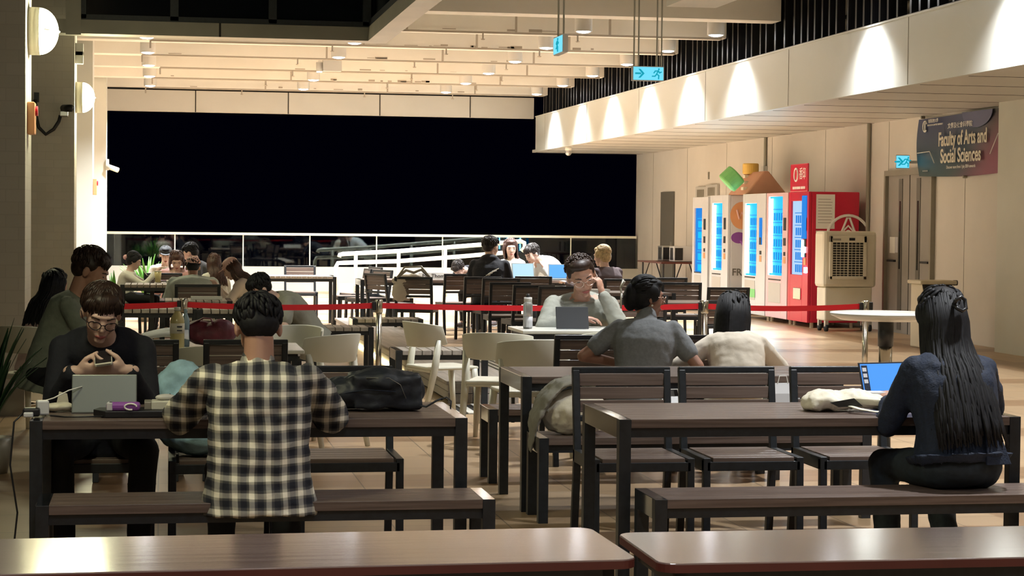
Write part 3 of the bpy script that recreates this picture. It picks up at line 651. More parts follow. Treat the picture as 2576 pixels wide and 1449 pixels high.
# near tables and benches
place(table, USED, .39, 8.78, 0, 'brown slatted table on the left with tablet, backpack and plaid-shirted man', 'table', 'slatted brown tables')
place(table, USED, 2.86, 8.66, 0, 'brown slatted table on the right carrying the cream tote bag', 'table', 'slatted brown tables')
place(table, USED, 2.865, 11.0, 0, 'brown slatted table in the second row behind the three facing chairs', 'table', 'slatted brown tables')
place(bench, USED, .44, 8.14, 0, 'brown slatted bench under the plaid-shirted man', 'bench', 'slatted brown benches')
place(bench, USED, 2.92, 8.06, 0, 'brown slatted bench under the woman in denim on the right', 'bench', 'slatted brown benches')
place(bench, USED, 2.88, 10.38, 0, 'brown slatted bench with the cream bag on its left end', 'bench', 'slatted brown benches')
place(bench, USED, 2.88, 11.98, 0, 'brown slatted bench under the woman in grey tee and woman in cream shirt', 'bench', 'slatted brown benches')
G = 'slatted chairs with black frames'
for x, y, rz, l in ((2.30, 9.50, PI, 'slatted chair facing the right table, left of the three'), (2.85, 9.50, PI, 'slatted chair facing the right table, middle of the three'), (3.44, 9.50, PI, 'slatted chair facing the right table, right one beside the lit laptop'),
                    (.90, 9.62, PI, 'slatted chair behind the black backpack'), (.30, 9.62, PI, 'slatted chair holding the pale blue jacket'), (-.27, 9.70, PI, 'slatted chair under the young man in glasses')):
    place(chair, USED, x, y, rz, l, 'chair', G)
for px, Y, rz, l in ((345, 12.35, 0, 'slatted chair pushed in left of the tea bottle behind the man in glasses'), (615, 12.35, 0, 'slatted chair hidden behind the head of the plaid-shirted man'),
                     (1472, 12.85, 0, 'slatted chair back left of the woman in the grey tee'), (1745, 12.85, 0, 'slatted chair back between the grey tee and the cream shirt')):
    place(chair, USED, XY(px, Y), Y, rz, l, 'chair', G)
# white tables and chairs, middle ground
place(wtab, USED, XY(470, 13.2), 13.25, 0, 'white table holding the tea bottle and maroon bag', 'table', 'white tables')
wt2 = dup(wtab); wt2.location = (XY(1440, 14.9), 14.75, .04); tag(wt2, 'white table in front of the man in the grey sweatshirt', 'table', 'white tables')
wt2.scale = (.62, .8, 1.0)
wt3 = dup(wtab); wt3.location = (XY(1475, 13.7), 13.75, 0); wt3.scale = (.55, .7, 1); tag(wt3, 'white table corner showing above the white chair near the grey tee', 'table', 'white tables')
W = 'white moulded plastic chairs'
for px, Y, rz, l in ((1112, 15.5, -1.25, 'white plastic chair turned right in front of the wooden deck'), (1262, 14.1, -.35, 'white plastic chair with rounded back left of the man with the tablet'),
                     (1335, 13.3, .08, 'white plastic chair seen from behind at the left end of the second-row table'), (1530, 14.28, .2, 'white plastic chair mostly hidden behind the woman in the grey tee'),
                     (800, 13.9, .75, 'white plastic chair right of the plaid-shirted man'), (540, 12.66, .1, 'white plastic chair back under the maroon bag'), (95, 14.9, -.5, 'white plastic chair in front of the left pier'),
                     (560, 14.6, PI, 'white plastic chair facing us behind the maroon bag'), (716, 14.6, 2.6, 'white plastic chair behind the head of the plaid-shirted man')):
    place(wchair, USED, XY(px, Y), Y, rz, l, 'chair', W)
# far furniture
gt = slat_table(.74, .76, .74, 'table', 7, 'y', 'slat_grey'); GT = 'dark framed tables with grey cross slats'
for px, Y, l in ((400, 19.1, 'grey slat table behind the belt left of the tea bottle'), (594, 19.0, 'grey slat table behind the belt and the plaid-shirted head'), (493, 21.0, 'grey slat table just above the red belt under the pink cap girl'),
                 (378, 26.0, 'dark table in front of the girl in white'), (450, 26.6, 'far dark table under the pink shirted person')):
    o = place(gt, USED, XY(px, Y), Y, 0, l, 'table', GT)
o = slat_table(1.2, .76, .74, 'table', 7, 'y', 'slat_grey'); tag(o, 'empty grey slat table near the glass, with a chair behind', 'table'); o.location = (XY(742, 30.2), 30.2, 0)
del o
gb = slat_table(.78, .5, .5, 'stool', 5, 'y', 'slat_grey'); GB = 'dark framed slatted stools'
for px, Y, l in ((972, 22.0, 'dark framed slatted stool left of the second steel post'), (1105, 16.72, 'dark framed slatted stool behind the white chair at the deck end'), (840, 20.3, 'dark framed slatted stool beside the crouching man'),
                 (690, 16.6, 'dark framed slatted stool under the crouching man')):
    place(gb, USED, XY(px, Y), Y, 0, l, 'stool', GB)
t = slat_table(.36, 5.2, .45, 'bench', 6, 'x', 'slat_grey'); tag(t, 'long narrow grey bench pointing away beyond the third steel post', 'bench'); t.location = (3.50, 31.6, 0)
for px, Y, rz, l in ((411, 27.2, 0, 'far slatted chair back left of the grey hood'), (497, 22.6, 0, 'slatted chair back below the grey hooded person'), (310, 26.6, -PI/2, 'slatted chair under the far girl in white'),
                     (758, 31.6, PI, 'slatted chair behind the empty table near the glass'), (882, 30.0, PI/2+.1, 'slatted chair in profile by the ramp foot, leftmost'), (905, 31.0, PI/2+.3, 'slatted chair in profile by the ramp foot, middle'), (925, 29.2, PI/2+.5, 'slatted chair in profile by the ramp foot, rightmost'),
                     (985, 27.4, -PI/2+.5, 'slatted chair angled away left of the big middle chair'), (1050, 26.0, -.3, 'slatted chair with jacket and hat on its back, middle'), (1150, 27.6, .1, 'slatted chair behind the man resting his head'), (1202, 26.2, .1, 'slatted chair left of the black hoodie'), (1248, 25.6, .1, 'slatted chair behind the black hoodie'),
                     (1275, 23.9, 0, 'slatted chair nearest the belt in front of the hoodie group'), (1334, 26.6, .0, 'slatted chair in front of the open laptop'), (1328, 22.9, .1, 'slatted chair beside the water bottle'), (1385, 22.5, .2, 'dark chair back at the elbow of the grey sweatshirt'),
                     (1562, 25.6, -.1, 'slatted chair under the blond person'), (1710, 24.2, -.15, 'slatted chair right of the woman with the hair claw'), (1818, 22.4, .0, 'slatted chair behind the steel post in front of the white machines'), (1672, 26.3, 0, 'slatted chair seen behind the hair of the woman in the grey tee'),
                     (1600, 19.9, .1, 'slatted chair half hidden behind the hair claw'), (1790, 18.6, .2, 'slatted chair just behind the cream shirted woman')):
    place(chair, USED, XY(px, Y), Y, rz, l, 'chair', G)
for px, Y, l in ((1060, 28.6, 'far slatted table left of the black hoodie'), (1350, 28.8, 'far slatted table with the open laptops'), (1500, 23.8, 'slatted table behind the grey sweatshirt, with papers'), (1645, 20.9, 'slatted table behind the steel post near the white machines')):
    place(table, USED, XY(px, Y), Y, 0, l, 'table', 'slatted brown tables')
# folding tables in the foreground
def fold_table(x0, y0, x1, y1, label, rot, rc=.05):
    t = empty('folding_table', ((x0+x1)/2, (y0+y1)/2, 0), rot, label, 'table', 'wood laminate folding tables in the foreground'); w, d = (x1-x0)/2, (y1-y0)/2
    pts = []
    for cx, cy, a0 in ((w-rc, d-rc, 0), (-w+rc, d-rc, 90), (-w+rc, -d+rc, 180), (w-rc, -d+rc, 270)):
        for k in range(7): a = R(a0+15*k); pts.append((cx+rc*math.cos(a), cy+rc*math.sin(a)))
    MB().prism(pts, .722, .74).build('tabletop', 'laminate', t, bevel=.002)
    pe = [(x*1.0008, y*1.002) for x, y in pts]; MB().prism(pe, .716, .736).build('edge_band', 'laminate_edge', t)
    m = MB(); m.box((-w+.05, -d+.05, .67), (w-.05, -d+.08, .716)); m.box((-w+.05, d-.08, .67), (w-.05, d-.05, .716)); m.box((-w+.05, -d+.05, .67), (-w+.08, d-.05, .716)); m.box((w-.08, -d+.05, .67), (w-.05, d-.05, .716)); m.build('frame', 'black_metal', t)
    for sx in (-1, 1):
        for sy in (-1, 1): MB().cyl((sx*(w-.15), sy*(d-.09), .67), (sx*(w-.15), sy*(d-.09), 0), .016).build('leg', 'black_metal', t, True)
    return t
fold_table(-.64, 4.80, 1.18, 5.33, 'brown laminate folding table across the bottom left', .02)
fold_table(1.225, 4.74, 3.05, 5.24, 'brown laminate folding table across the bottom right', -.005)
# stanchions with belt
posts = [(-1.15, 17.15), (.21, 17.1), (1.86, 17.0), (4.77, 17.06), (6.3, 17.15)]
names = ['leftmost steel belt post in front of the near pier', 'steel belt post behind the tea bottle', 'steel belt post left of the white chairs', 'steel belt post between the two women seated on the right', 'steel belt post behind the round table']
for i, ((x, y), l) in enumerate(zip(posts, names)):
    t = empty('belt_post', (x, y, 0), 0, l, 'barrier post', 'steel barrier posts')
    m = MB(); m.lathe([(.17, 0), (.17, .02), (.05, .035), (.03, .04)]); m.build('base', 'chrome', t, True)
    MB().cyl((0, 0, .03), (0, 0, .80), .026).build('pole', 'chrome', t, True)
    MB().lathe([(.031, .79), (.034, .80), (.034, .895), (.028, .905)]).build('cap', 'chrome', t, True)
    MB().cb((-.045, 0, .85), (.03, .045, .075)).build('belt_clip', 'black_plastic', t, bevel=.004)
    if i == 4: MB().cb((.05, .02, .85), (.04, .045, .08)).build('belt_cassette', 'black_plastic', t, bevel=.004)
for i in range(4):
    (x0, y0), (x1, y1) = posts[i], posts[i+1]; m = MB(); n = 14; rings = []
    for k in range(n+1):
        f_ = k/n; x = x0+.03+(x1-x0-.09)*f_; y = y0+(y1-y0)*f_; z = .852-.02*4*f_*(1-f_)
        rings.append([V((x, y-.001, z-.024)), V((x, y+.001, z-.024)), V((x, y+.001, z+.024)), V((x, y-.001, z+.024))])
    m.loft(rings); tag(m.build('red_belt', 'belt'), ['red belt span at the far left past the seated couple', 'red belt span above the maroon bag', 'red belt span across the middle behind the water bottle', 'red belt span in front of the vending machines'][i], 'barrier belt', 'red barrier belts')
# round bar table
t = empty('round_table', (XY(2232, 12.6), 12.6, 0), 0, 'round white bar table on a grey post left of the long-haired woman', 'table')
MB().lathe([(.0, .975), (.30, .955), (.365, .985), (.372, 1.0), (.368, 1.004), (0, 1.004)], n=48).build('tabletop', 'white_top', t, True)
MB().cyl((0, 0, .78), (0, 0, .96), .052, n=16).build('collar', 'black_metal', t, True)
MB().cyl((0, 0, .03), (0, 0, .79), .045, n=16).build('column', 'chrome', t, True); MB().lathe([(.28, 0), (.28, .015), (.06, .04)]).build('base', 'black_metal', t, True)
# vending machines, fronts face -X
def vend(y0, y1, x, h, body, label, win, wx=(.12, .62), wz=(.42, .92), side_art=None, tube=True, screen=None, flap=True):
    t = empty('vending_machine', (x, y1, .08), 0, label, 'vending machine', 'vending machines along the right wall'); L = y1-y0; M = frame((0, 0, 0), (0, -1, 0), (0, 0, 1)); dp = min(.82, XW-x-.06)
    H = h-.08
    m = MB(); m.box((.05, -L, 0), (dp, 0, H)); m.build('cabinet', body, t, bevel=.015)
    m = MB(); z0, z1 = wz[0]*H, wz[1]*H; u0, u1 = wx[0]*L, wx[1]*L
    F = lambda a, b: MB().box(a, b, M)
    m = MB()
    for a, b in (((0, 0, -.05), (u0, H, 0)), ((u1, 0, -.05), (L, H, 0)), ((u0, 0, -.05), (u1, z0, 0)), ((u0, z1, -.05), (u1, H, 0))): m.box(a, b, M)
    m.build('door', body, t, bevel=.006)
    w_ = F((u0, z0, -.048), (u1, z1, -.03)).build('window', win, t)
    if tube: MB().cyl(M @ V((u0+.10*L, z0+.03, -.03)), M @ V((u0+.10*L, z1-.03, -.03)), .042, n=10).build('light_tube', 'tube_glow', w_, True)
    m = MB()
    for k in range(1, 6): zz = z0+(z1-z0)*k/6; m.box((u0+.14*L, zz, -.03), (u1-.01, zz+.012, -.02), M)
    for k in range(5):
        for j in range(4):
            uu = u0+.18*L+j*(u1-u0-.2*L)/4; zz = z0+(z1-z0)*(k)/6+.04; m.box((uu, zz, -.03), (uu+.05, zz+.12, -.022), M)
    if win != 'blue_screen': m.build('shelf_goods', 'blue_screen', w_)
    else: m.build('menu_tiles', 'cyan_glow', w_)
    m = MB(); uc = (u1+L)/2
    m.box((uc-.06, .70*H, 0), (uc+.06, .80*H, .008), M); m.box((uc-.05, .58*H, 0), (uc+.05, .64*H, .012), M); m.box((uc-.04, .50*H, 0), (uc+.04, .53*H, .01), M); m.build('payment_panel', 'black_plastic', t)
    if screen: F((uc-.07, screen[0]*H, 0), (uc+.07, screen[1]*H, .01)).build('screen', 'blue_screen', t)
    MB().box((uc-.05, .44*H, 0), (uc+.05, .49*H, .01), M).build('coin_slot', 'orange', t)
    if flap:
        F((u0+.05, .12*H, 0), (u1-.05, .28*H, .006)).build('pickup_flap', 'grey_housing', t, bevel=.004); F((u0+.05, .30*H, 0), (u1-.05, .31*H, .008)).build('slot', 'black_plastic', t)
    for sx in (.1, dp-.08):
        for sy in (-.08, -L+.08): MB().cyl((sx, sy, -.08), (sx, sy, 0), .03, n=8).build('foot', 'cream', t)
    return t, M, L, H
VX = 9.82
t, M, L, H = vend(35.0, 36.05, VX, 2.08, 'vend_white', 'white vending machine with a blue menu screen, farthest of the row', 'blue_screen', (.12, .62), (.30, .90), tube=False)
t, M, L, H = vend(33.7, 34.85, VX, 2.1, 'vend_white', 'white vending machine left of the grey side panel lettered FRE', 'cyan_glow', (.12, .68), (.34, .93))
S = frame((0, -L-.002, 0), (1, 0, 0), (0, 0, 1))
text('lettering', 'FREE', .17, S @ Matrix.Translation((.26, .66, .004)), 'door_dark', t, bold=.003)
m = MB(); m.prism([(.25+.21*math.cos(a*.3), 1.66+.24*math.sin(a*.3)) for a in range(21)], .001, .004, S); m.build('round_logo', 'orange', t)
m = MB(); m.tube([S @ V(p) for p in ((.16, 1.76, .006), (.2, 1.6, .006), (.25, 1.72, .006), (.3, 1.6, .006), (.33, 1.76, .006))], .018, 6); m.build('logo_letter', 'cap_pink', t)
m = MB(); m.ell(S @ V((.2, 1.27, 0)), (.14, .005, .10)); m.tube([S @ V(p) for p in ((.22, 1.22, .003), (.30, 1.08, .003), (.38, .98, .003))], [.09, .06, .03], 8, flat=.1); m.build('purple_art', 'purple', t)
t, M, L, H = vend(31.5, 32.8, VX, 2.1, 'vend_white', 'white vending machine with a green sticker, third from the right', 'cyan_glow', (.10, .62), (.32, .92), screen=(.58, .80))
MB().box((.35*L, .14*H, .007), (.6*L, .21*H, .009), M).build('green_sticker', 'label_green', t)
t, M, L, H = vend(30.33, 31.45, VX, 2.1, 'vend_pink', 'pale pink vending machine left of the red machine', 'cyan_glow', (.10, .76), (.34, .97))
t, M, L, H = vend(29.3, 30.28, VX, 2.1, 'vend_red', 'red vending machine with white papers and circle logo on its side', 'pale_glow', (.12, .72), (.36, .93), tube=False, flap=False)
MB().box((.70*L, .64*H, .0), (.92*L, .97*H, .012), M).build('blue_display', 'blue_screen', t); MB().box((.70*L, .5*H, .0), (.82*L, .63*H, .014), M).build('lit_button_strip', 'tube_glow', t); MB().box((.85*L, .38*H, 0), (.93*L, .42*H, .015), M).build('lit_reader', 'lens', t)
F_ = MB().box((.32*L, .17*H, 0), (.68*L, .26*H, .015), M).build('pickup_flap', 'chrome', t, bevel=.01)
MB().box((.05*L, H, -.03), (.92*L, H+.44, 0), M).build('sign_board', 'vend_red', t, bevel=.015)
q = frame((0, 0, 0), (0, -1, 0), (0, 0, 1))
m = MB(); m.tube([M @ V((.36*L+.09*math.cos(a*.4), H+.27+.1*math.sin(a*.4), .004)) for a in range(17)], .014, 6); m.build('sign_emblem', 'paper', t)
text('sign_lettering', '香印', .2, M @ Matrix.Translation((.68*L, H+.27, .002)), 'paper', t, sx=.8); text('sign_lettering', 'VENDING & MORE'[:0]+'●●●●●●● ●●●●', .06, M @ Matrix.Translation((.5*L, H+.06, .002)), 'paper', t)
S = frame((0, -L-.002, 0), (1, 0, 0), (0, 0, 1))
for i, (a, b) in enumerate((((.12, 1.45), (.42, 1.98)), ((.12, 1.14), (.31, 1.42)))):
    o = MB().box((a[0], a[1], .001), (b[0], b[1], .003), S).build('paper_notice', 'paper', t); m = MB()
    for k in range(9 if i == 0 else 4): m.box((a[0]+.03, b[1]-.08-.045*k, .003), (b[0]-.04-.05*random.random(), b[1]-.072-.045*k, .0036), S)
    m.build('print_lines', 'door_grey', o)
m = MB(); m.tube([S @ V((.64+.34*math.cos(a*math.pi/16), 1.32+.34*math.sin(a*math.pi/16), .006)) for a in range(33)], .022, 6)
m.tube([S @ V(p) for p in ((.38, 1.14, .006), (.54, 1.42, .006), (.62, 1.62, .006), (.66, 1.62, .006), (.74, 1.42, .006), (.90, 1.14, .006))], .018, 6)
m.tube([S @ V(p) for p in ((.56, 1.42, .006), (.64, 1.50, .006), (.72, 1.42, .006))], .016, 6); m.tube([S @ V((.64+.04*math.cos(a*.5), 1.37+.055*math.sin(a*.5), .006)) for a in range(13)], .014, 6); m.tube([S @ V((.64+.1*math.cos(a*.5), 1.23+.05*math.sin(a*.5), .006)) for a in range(13)], .016, 6)
m.build('circle_logo', 'paper', t)
# cardboard house and drums on the machines
zt = 2.1
t = empty('toy_house', (9.86, 33.9, zt), 0, 'big brown cardboard roof shape standing on the white machines', 'display')
S = frame((0, -1.2, 0), (1, 0, 0), (0, 0, 1)); M = frame((0, 0, 0), (0, -1, 0), (0, 0, 1))
MB().prism([(-.02, 0), (.72, 0), (.38, .40), (.30, .40)], -1.1, 0, frame((0, -1.2, 0), (1, 0, 0), (0, 0, 1))).build('roof', 'brown_toy', t, bevel=.02)
m = MB()
for k in range(3): m.cb((.05+.09*k, -.9+.25*k, .10+.11*k), (.1, .14, .05), None)
m.build('roof_patches', 'cream', t)
t2 = empty('green_drum', (9.60, 32.75, 2.36), 0, 'big green toy drum leaning on the brown roof shape', 'display'); MB().tube([(-.1, .1, -.24), (.2, -.02, .24)], .0, 4)
m = MB(); ax = V((.62, -.10, .6)).normalized()*.13; m.cyl(-ax, ax, .19, n=32); m.build('drum', 'green_toy', t2, bevel=.03)
m = MB(); m.cyl(-ax*1.03, -ax*1.0, .15, n=32); m.build('drum_face', 'label_green', t2)
t3 = empty('yellow_drum', (10.16, 33.5, 2.56), 0, 'yellow toy block behind the top of the brown roof shape', 'display'); m = MB(); m.cyl((0, 0, -.10), (0, 0, .09), .14, n=24); m.build('drum', 'yellow_toy', t3, bevel=.02)
# air cooler
xa, xb = XY(2072, 28.3), XY(2207, 28.3); yc = 28.3
t = empty('air_cooler', ((xa+xb)/2, yc, 0), 0, 'beige wheeled air cooler with a dark grille beside the red machine', 'air cooler'); w = (xb-xa)/2
MB().box((-w, 0, .66), (w, .42, 1.5)).build('upper_body', 'cream', t, bevel=.05)
MB().box((-w+.04, .02, .16), (w-.06, .40, .66)).build('water_tank', 'cream', t, bevel=.02)
m = MB(); fr = (-w+.09, w-.17, .78, 1.43)
m.box((fr[0], -.03, fr[2]), (fr[0]+.05, .01, fr[3])); m.box((fr[1]-.05, -.03, fr[2]), (fr[1], .01, fr[3])); m.box((fr[0], -.03, fr[2]), (fr[1], .01, fr[2]+.05)); m.box((fr[0], -.03, fr[3]-.10), (fr[1], .01, fr[3])); m.build('grille_frame', 'cream', t, bevel=.008)
MB().box((fr[0]+.05, -.012, fr[2]+.05), (fr[1]-.05, -.002, fr[3]-.1)).build('grille_back', 'grille_dark', t)
m = MB()
for k in range(13): z = fr[2]+.07+k*(fr[3]-fr[2]-.19)/12.5; m.box((fr[0]+.05, -.026, z), (fr[1]-.05, -.014, z+.009))
for k in range(9): x = fr[0]+.05+k*(fr[1]-fr[0]-.1)/8; m.box((x-.003, -.02, fr[2]+.05), (x+.003, -.012, fr[3]-.1))
m.box(((fr[0]+fr[1])/2-.006, -.03, fr[2]+.05), ((fr[0]+fr[1])/2+.006, -.012, fr[3]-.1)); m.build('grille_bars', 'cream', t)
MB().box((-.03, -.034, 1.36), (.06, -.03, 1.40)).build('display', 'black_plastic', t); MB().box((fr[0]+.03, -.034, 1.36), (fr[0]+.17, -.03, 1.39)).build('brand_plate', 'trim_metal', t)
for sx in (-1, 1):
    for yy in (.06, .36):
        c = MB(); c.cyl((sx*(w-.08)-.02, yy, .055), (sx*(w-.08)+.02, yy, .055), .055, n=14); wh = c.build('caster', 'rubber', t, True); MB().cb((sx*(w-.08), yy, .12), (.05, .06, .09)).build('fork', 'silver', wh)
# litter bin
xa, xb = XY(2316, 24.4), XY(2408, 24.4); t = empty('litter_bin', ((xa+xb)/2, 24.4, 0), 0, 'cream litter bin with dark opening behind the long-haired woman', 'bin'); w = (xb-xa)/2
z1 = atY(2360, 706, 24.4).z
MB().box((-w+.04, 0, .0), (w-.04, .42, z1-.04)).build('body', 'bin', t, bevel=.02)
MB().box((-w, -.03, z1-.05), (w, .45, z1)).build('lid', 'bin', t, bevel=.015)
MB().prism([(-w+.03, z1-.05), (w-.05, z1-.05), (0, z1-.20), (-w+.05, z1-.14)], -.0, .012, frame((0, -.0, 0), (1, 0, 0), (0, 0, 1))).build('opening', 'grille_dark', t)
MB().cyl((w-.0, .1, z1-.03), (w+.05, .1, z1-.03), .035).build('tube_end', 'door_dark', t)
# microwave table
t = empty('side_table', (10.2, 39.3, 0), 0, 'narrow folding side table holding two microwaves', 'table')
MB().box((-.42, -1.1, .79), (.42, .9, .82)).build('tabletop', 'laminate_edge', t)
for sx in (-.34, .34):
    for sy in (-.95, .75): MB().cyl((sx, sy, 0), (sx, sy, .79), .018, n=8).build('leg', 'black_metal', t)
m = MB()
for sx in (-.34, .34): m.bar((sx, -.95, .35), (sx, -.4, .78), .018); m.bar((sx, .75, .35), (sx, .2, .78), .018)
m.bar((-.34, -.95, .3), (.34, -.95, .3), .018); m.build('brace', 'black_metal', t)
for (px, Y, mt, l) in ((1692, 39.5, 'silver', 'silver microwave on the side table, left of the two'), (1722, 38.7, 'vend_white', 'white microwave on the side table, right of the two')):
    x = XY(px, Y); t = empty('microwave', (x, Y, .82), 0, l, 'microwave'); MB().box((-.26, -.18, .01), (.26, .2, .31)).build('body', mt, t, bevel=.01); MB().box((-.24, -.19, .04), (-.08, -.178, .28)).build('door', 'black_plastic', t); MB().box((-.265, -.1, .04), (-.258, .12, .28)).build('side_vent', 'black_plastic', t)
# plants
def plant(c, n, h, mat, label, seed, w=.25):
    random.seed(seed); t = empty('potted_plant', c, 0, label, 'plant'); m = MB()
    for k in range(n):
        a = random.uniform(0, 6.28); l = h*random.uniform(.6, 1); r = w*random.uniform(.4, 1); d = V((math.cos(a), math.sin(a), 0)); s_ = V((-d.y, d.x, 0)); pts = []
        rings = []
        for i in range(7):
            f_ = i/6; p = d*r*f_**1.6+V((0, 0, l*(f_-.25*f_*f_*r/w)+.2)); ww = .028*math.sin(math.pi*min(.98, f_*.9+.08))+.002; rings.append([p-s_*ww, p+V((0, 0, .004)), p+s_*ww, p-V((0, 0, .004))])
        m.loft(rings)
    m.build('foliage', mat, t, True); MB().lathe([(.10, 0), (.14, .22), (.0, .22)]).build('pot', 'trim_metal', t, True); return t
plant((XY(370, 31), 31.0, 0), 60, .95, 'grass', 'bright green leafy plant behind the far girl in white', 3, .45)
plant((XY(290, 28), 28.0, 0), 40, .75, 'grass', 'bright green plant at the far left beside the pier foot', 4, .4)
plant((XY(-22, 12.6), 12.6, 0), 26, .85, 'leaf_dark', 'dark leaves poking in at the left edge of the photo', 5, .35)
random.seed(11)
# ================================================================ people
def ik(a, t, l1, l2, pole):
    a, t, pole = V(a), V(t), V(pole); d = t-a; L = d.length; mx = (l1+l2)*.995
    if L > mx: d = d*(mx/L); t = a+d; L = mx
    k = (l1*l1-l2*l2+L*L)/(2*L); h = math.sqrt(max(l1*l1-k*k, 0)); u = d/L; pn = (pole-u*pole.dot(u)); pn = pn.normalized() if pn.length > 1e-4 else V((0, 0, -1))
    return a+u*k+pn*h, t
def hand(mb, wr, d, nrm, side, curl=35, spread=4, thumb=30, s=1, straight=None):
    # d: direction of the fingers, nrm: palm side, side: +1 right hand -1 left
    d = V(d).normalized(); nrm = V(nrm); nrm = (nrm-d*nrm.dot(d)).normalized(); lat = d.cross(nrm)*side   # towards the thumb
    wr = V(wr); pc = wr+d*.048*s
    Mx = Matrix((lat, d, nrm)).transposed()
    mb.cap(wr-d*.03*s, wr+d*.02*s, .025*s, .024*s, 10)
    mb.ell(pc, (.040*s, .050*s, .016*s), Mx, 12, 7)
    for i, (off, ln, r) in enumerate(((.030, .074, .0092), (.0105, .082, .0095), (-.009, .076, .0090), (-.028, .060, .0082))):
        b = pc+lat*off*s+d*.032*s; cu = curl if straight is None or i != straight else 5; a = R(cu*.45); sp = R((off/.03)*spread); dd = (d*math.cos(sp)+lat*math.sin(sp)); p = b; rr = r*s
        for k, f_ in enumerate((.44, .31, .25)):
            v = dd*math.cos(a)+nrm*math.sin(a); q = p+v*ln*f_*s; mb.cap(p, q, rr, rr*.93, 8); p = q; a += R(cu*(.8 if k == 0 else .55)); rr *= .93
    b = pc-d*.022*s+lat*.026*s+nrm*.006*s; t1 = (lat*.75+d*.75+nrm*.35).normalized(); t2 = (lat*.15+d*.9+nrm*math.sin(R(thumb))).normalized()
    p1 = b+t1*.036*s; p2 = p1+t2*.032*s; mb.cap(b, p1, .0135*s, .0115*s, 8); mb.cap(p1, p2, .0115*s, .0098*s, 8); mb.cap(p2, p2+t2*.018*s, .0098*s, .0085*s, 8)
def ring(c, t, rx, ry, fx, n=20, e=2.3):
    x = V(fx); t = V(t).normalized(); x = (x-t*x.dot(t)).normalized(); y = t.cross(x); out = []
    for k in range(n):
        a = 2*math.pi*k/n; ca, sa = math.cos(a), math.sin(a); out.append(V(c)+x*rx*math.copysign(abs(ca)**(2/e), ca)+y*ry*math.copysign(abs(sa)**(2/e), sa))
    return out
def person(label, x, y, rz, z0=0, seat=.45, lean=10, hunch=20, side=0, hd=(15, 0, 0), neck=None, aL=None, aR=None, s=1., fem=False, shirt='c_black', sleeve='long', pants='c_darkpants', hair='short', hm='hair_black',
           skin='skin', glasses=None, knees=None, vox=.012, cloth=None, fold=.012, hem=-.10, handL={}, handR={}, collar=False, hairseed=1, twist=0, shoe='shoe', hl=.5, face=True, fat=1.0, extra=None, hsc=1.0, top=None, loose=0):
    rnd = random.Random(hairseed)
    X = V((1, 0, 0)); hip = V((0, 0, seat+.095*s))
    l1, l2 = R(lean), R(lean+hunch); sd = math.sin(R(side))
    d1 = V((sd*.6, math.sin(l1), math.cos(l1))).normalized(); d2 = V((sd, math.sin(l2), math.cos(l2))).normalized()
    hpitch, hyaw, hroll = hd
    nd = V(neck) if neck else (d2*.55+V((0, .25, .75))).normalized()
    nd = nd.normalized(); kk = 1.0
    if top is not None:
        rest = hip.z+nd.z*.15*s+.112*s*hsc; kk = (top-rest)/((d1.z*.17+(d1+d2).normalized().z*.17+d2.z*.19)*s); kk = min(1.25, max(.7, kk))
    waist = hip+d1*.17*s*kk; chest = waist+(d1+d2).normalized()*.17*s*kk; nb = chest+d2*.19*s*kk
    hc = nb+nd*.15*s
    tw = R(twist); SX = V((math.cos(tw), math.sin(tw), 0)); sw = (.150 if fem else .178)*s*fat
    shc = chest+d2*.118*s*kk
    Mh = Matrix.Translation(hc) @ Matrix.Rotation(R(hyaw), 4, 'Z') @ Matrix.Rotation(R(-hpitch), 4, 'X') @ Matrix.Rotation(R(hroll), 4, 'Y') @ Matrix.Scale(s*hsc, 4)
    sh = {-1: shc-SX*sw, 1: shc+SX*sw}
    body = MB(); tf = .93 if fem else 1.0; tf *= fat
    def torso(mb, g, lo, hi=1.0):
        lz = loose if g > 0 else 0; hg = 0 if g > 0 else -.022; r = [(hip-d1*.06*s, .150+hg, .105+hg), (hip, .165+hg+lz*.5, .12+hg+lz*.3), (waist, (.135 if fem else .152)+lz, .105+lz*.6), (chest, .160*tf+lz*.7, .116+lz*.5), (shc-d2*.03*s, .182*tf, .108+lz*.3), (shc+d2*.022*s, .168*tf, .084), (shc+d2*.052*s, .115*tf, .068), (nb-d2*.006*s, .066, .06)]
        if lo is not None: r[0] = (hip+d1*lo*s, .172+g*.4+lz*1.3, .13+g*.4+lz*1.6)
        rr = []
        for i, (c, a, b) in enumerate(r):
            t = d1 if i < 3 else d2; rr.append(ring(c, t, (a*s+g)*(fat if i < 4 else 1), (b*s+g)*(fat if i < 4 else 1), X if i < 3 else SX))
        mb.loft(rr)
    torso(body, -.012, None)
    # neck and head
    body.cap(nb-d2*.04*s, hc+Mh.to_3x3() @ V((0, -.018, -.045)), (.052 if fem else .060)*s, (.048 if fem else .056)*s)
    h = MB(); h.M = Mh
    h.ell((0, -.014, .028), (.074, .091, .086)); h.ell((0, .024, -.040), (.053, .058, .060)); h.ell((0, .045, .0), (.060, .042, .055))
    h.ell((-.033, .045, -.026), (.026, .032, .032)); h.ell((.033, .045, -.026), (.026, .032, .032)); h.ell((0, .060, -.088), (.025, .024, .020))
    h.cap((0, .078, .012), (0, .096, -.022), .008, .0125, 8); h.ell((-.0115, .088, -.026), .0085, n=8, m=5); h.ell((.0115, .088, -.026), .0085, n=8, m=5)
    h.ell((0, .066, .030), (.05, .022, .012)); h.ell((0, .070, -.058), (.026, .018, .020))
    for e in (-1, 1): h.ell((e*.077, -.008, -.004), (.010, .019, .032), Matrix.Rotation(e*.25, 3, 'Z'), 10, 7); h.ell((e*.031, .071, .006), (.014, .010, .009), n=8, m=5)
    body.v += h.v and []; n0 = len(body.v); body.v += h.v; body.f += [tuple(i+n0 for i in f_) for f_ in h.f]
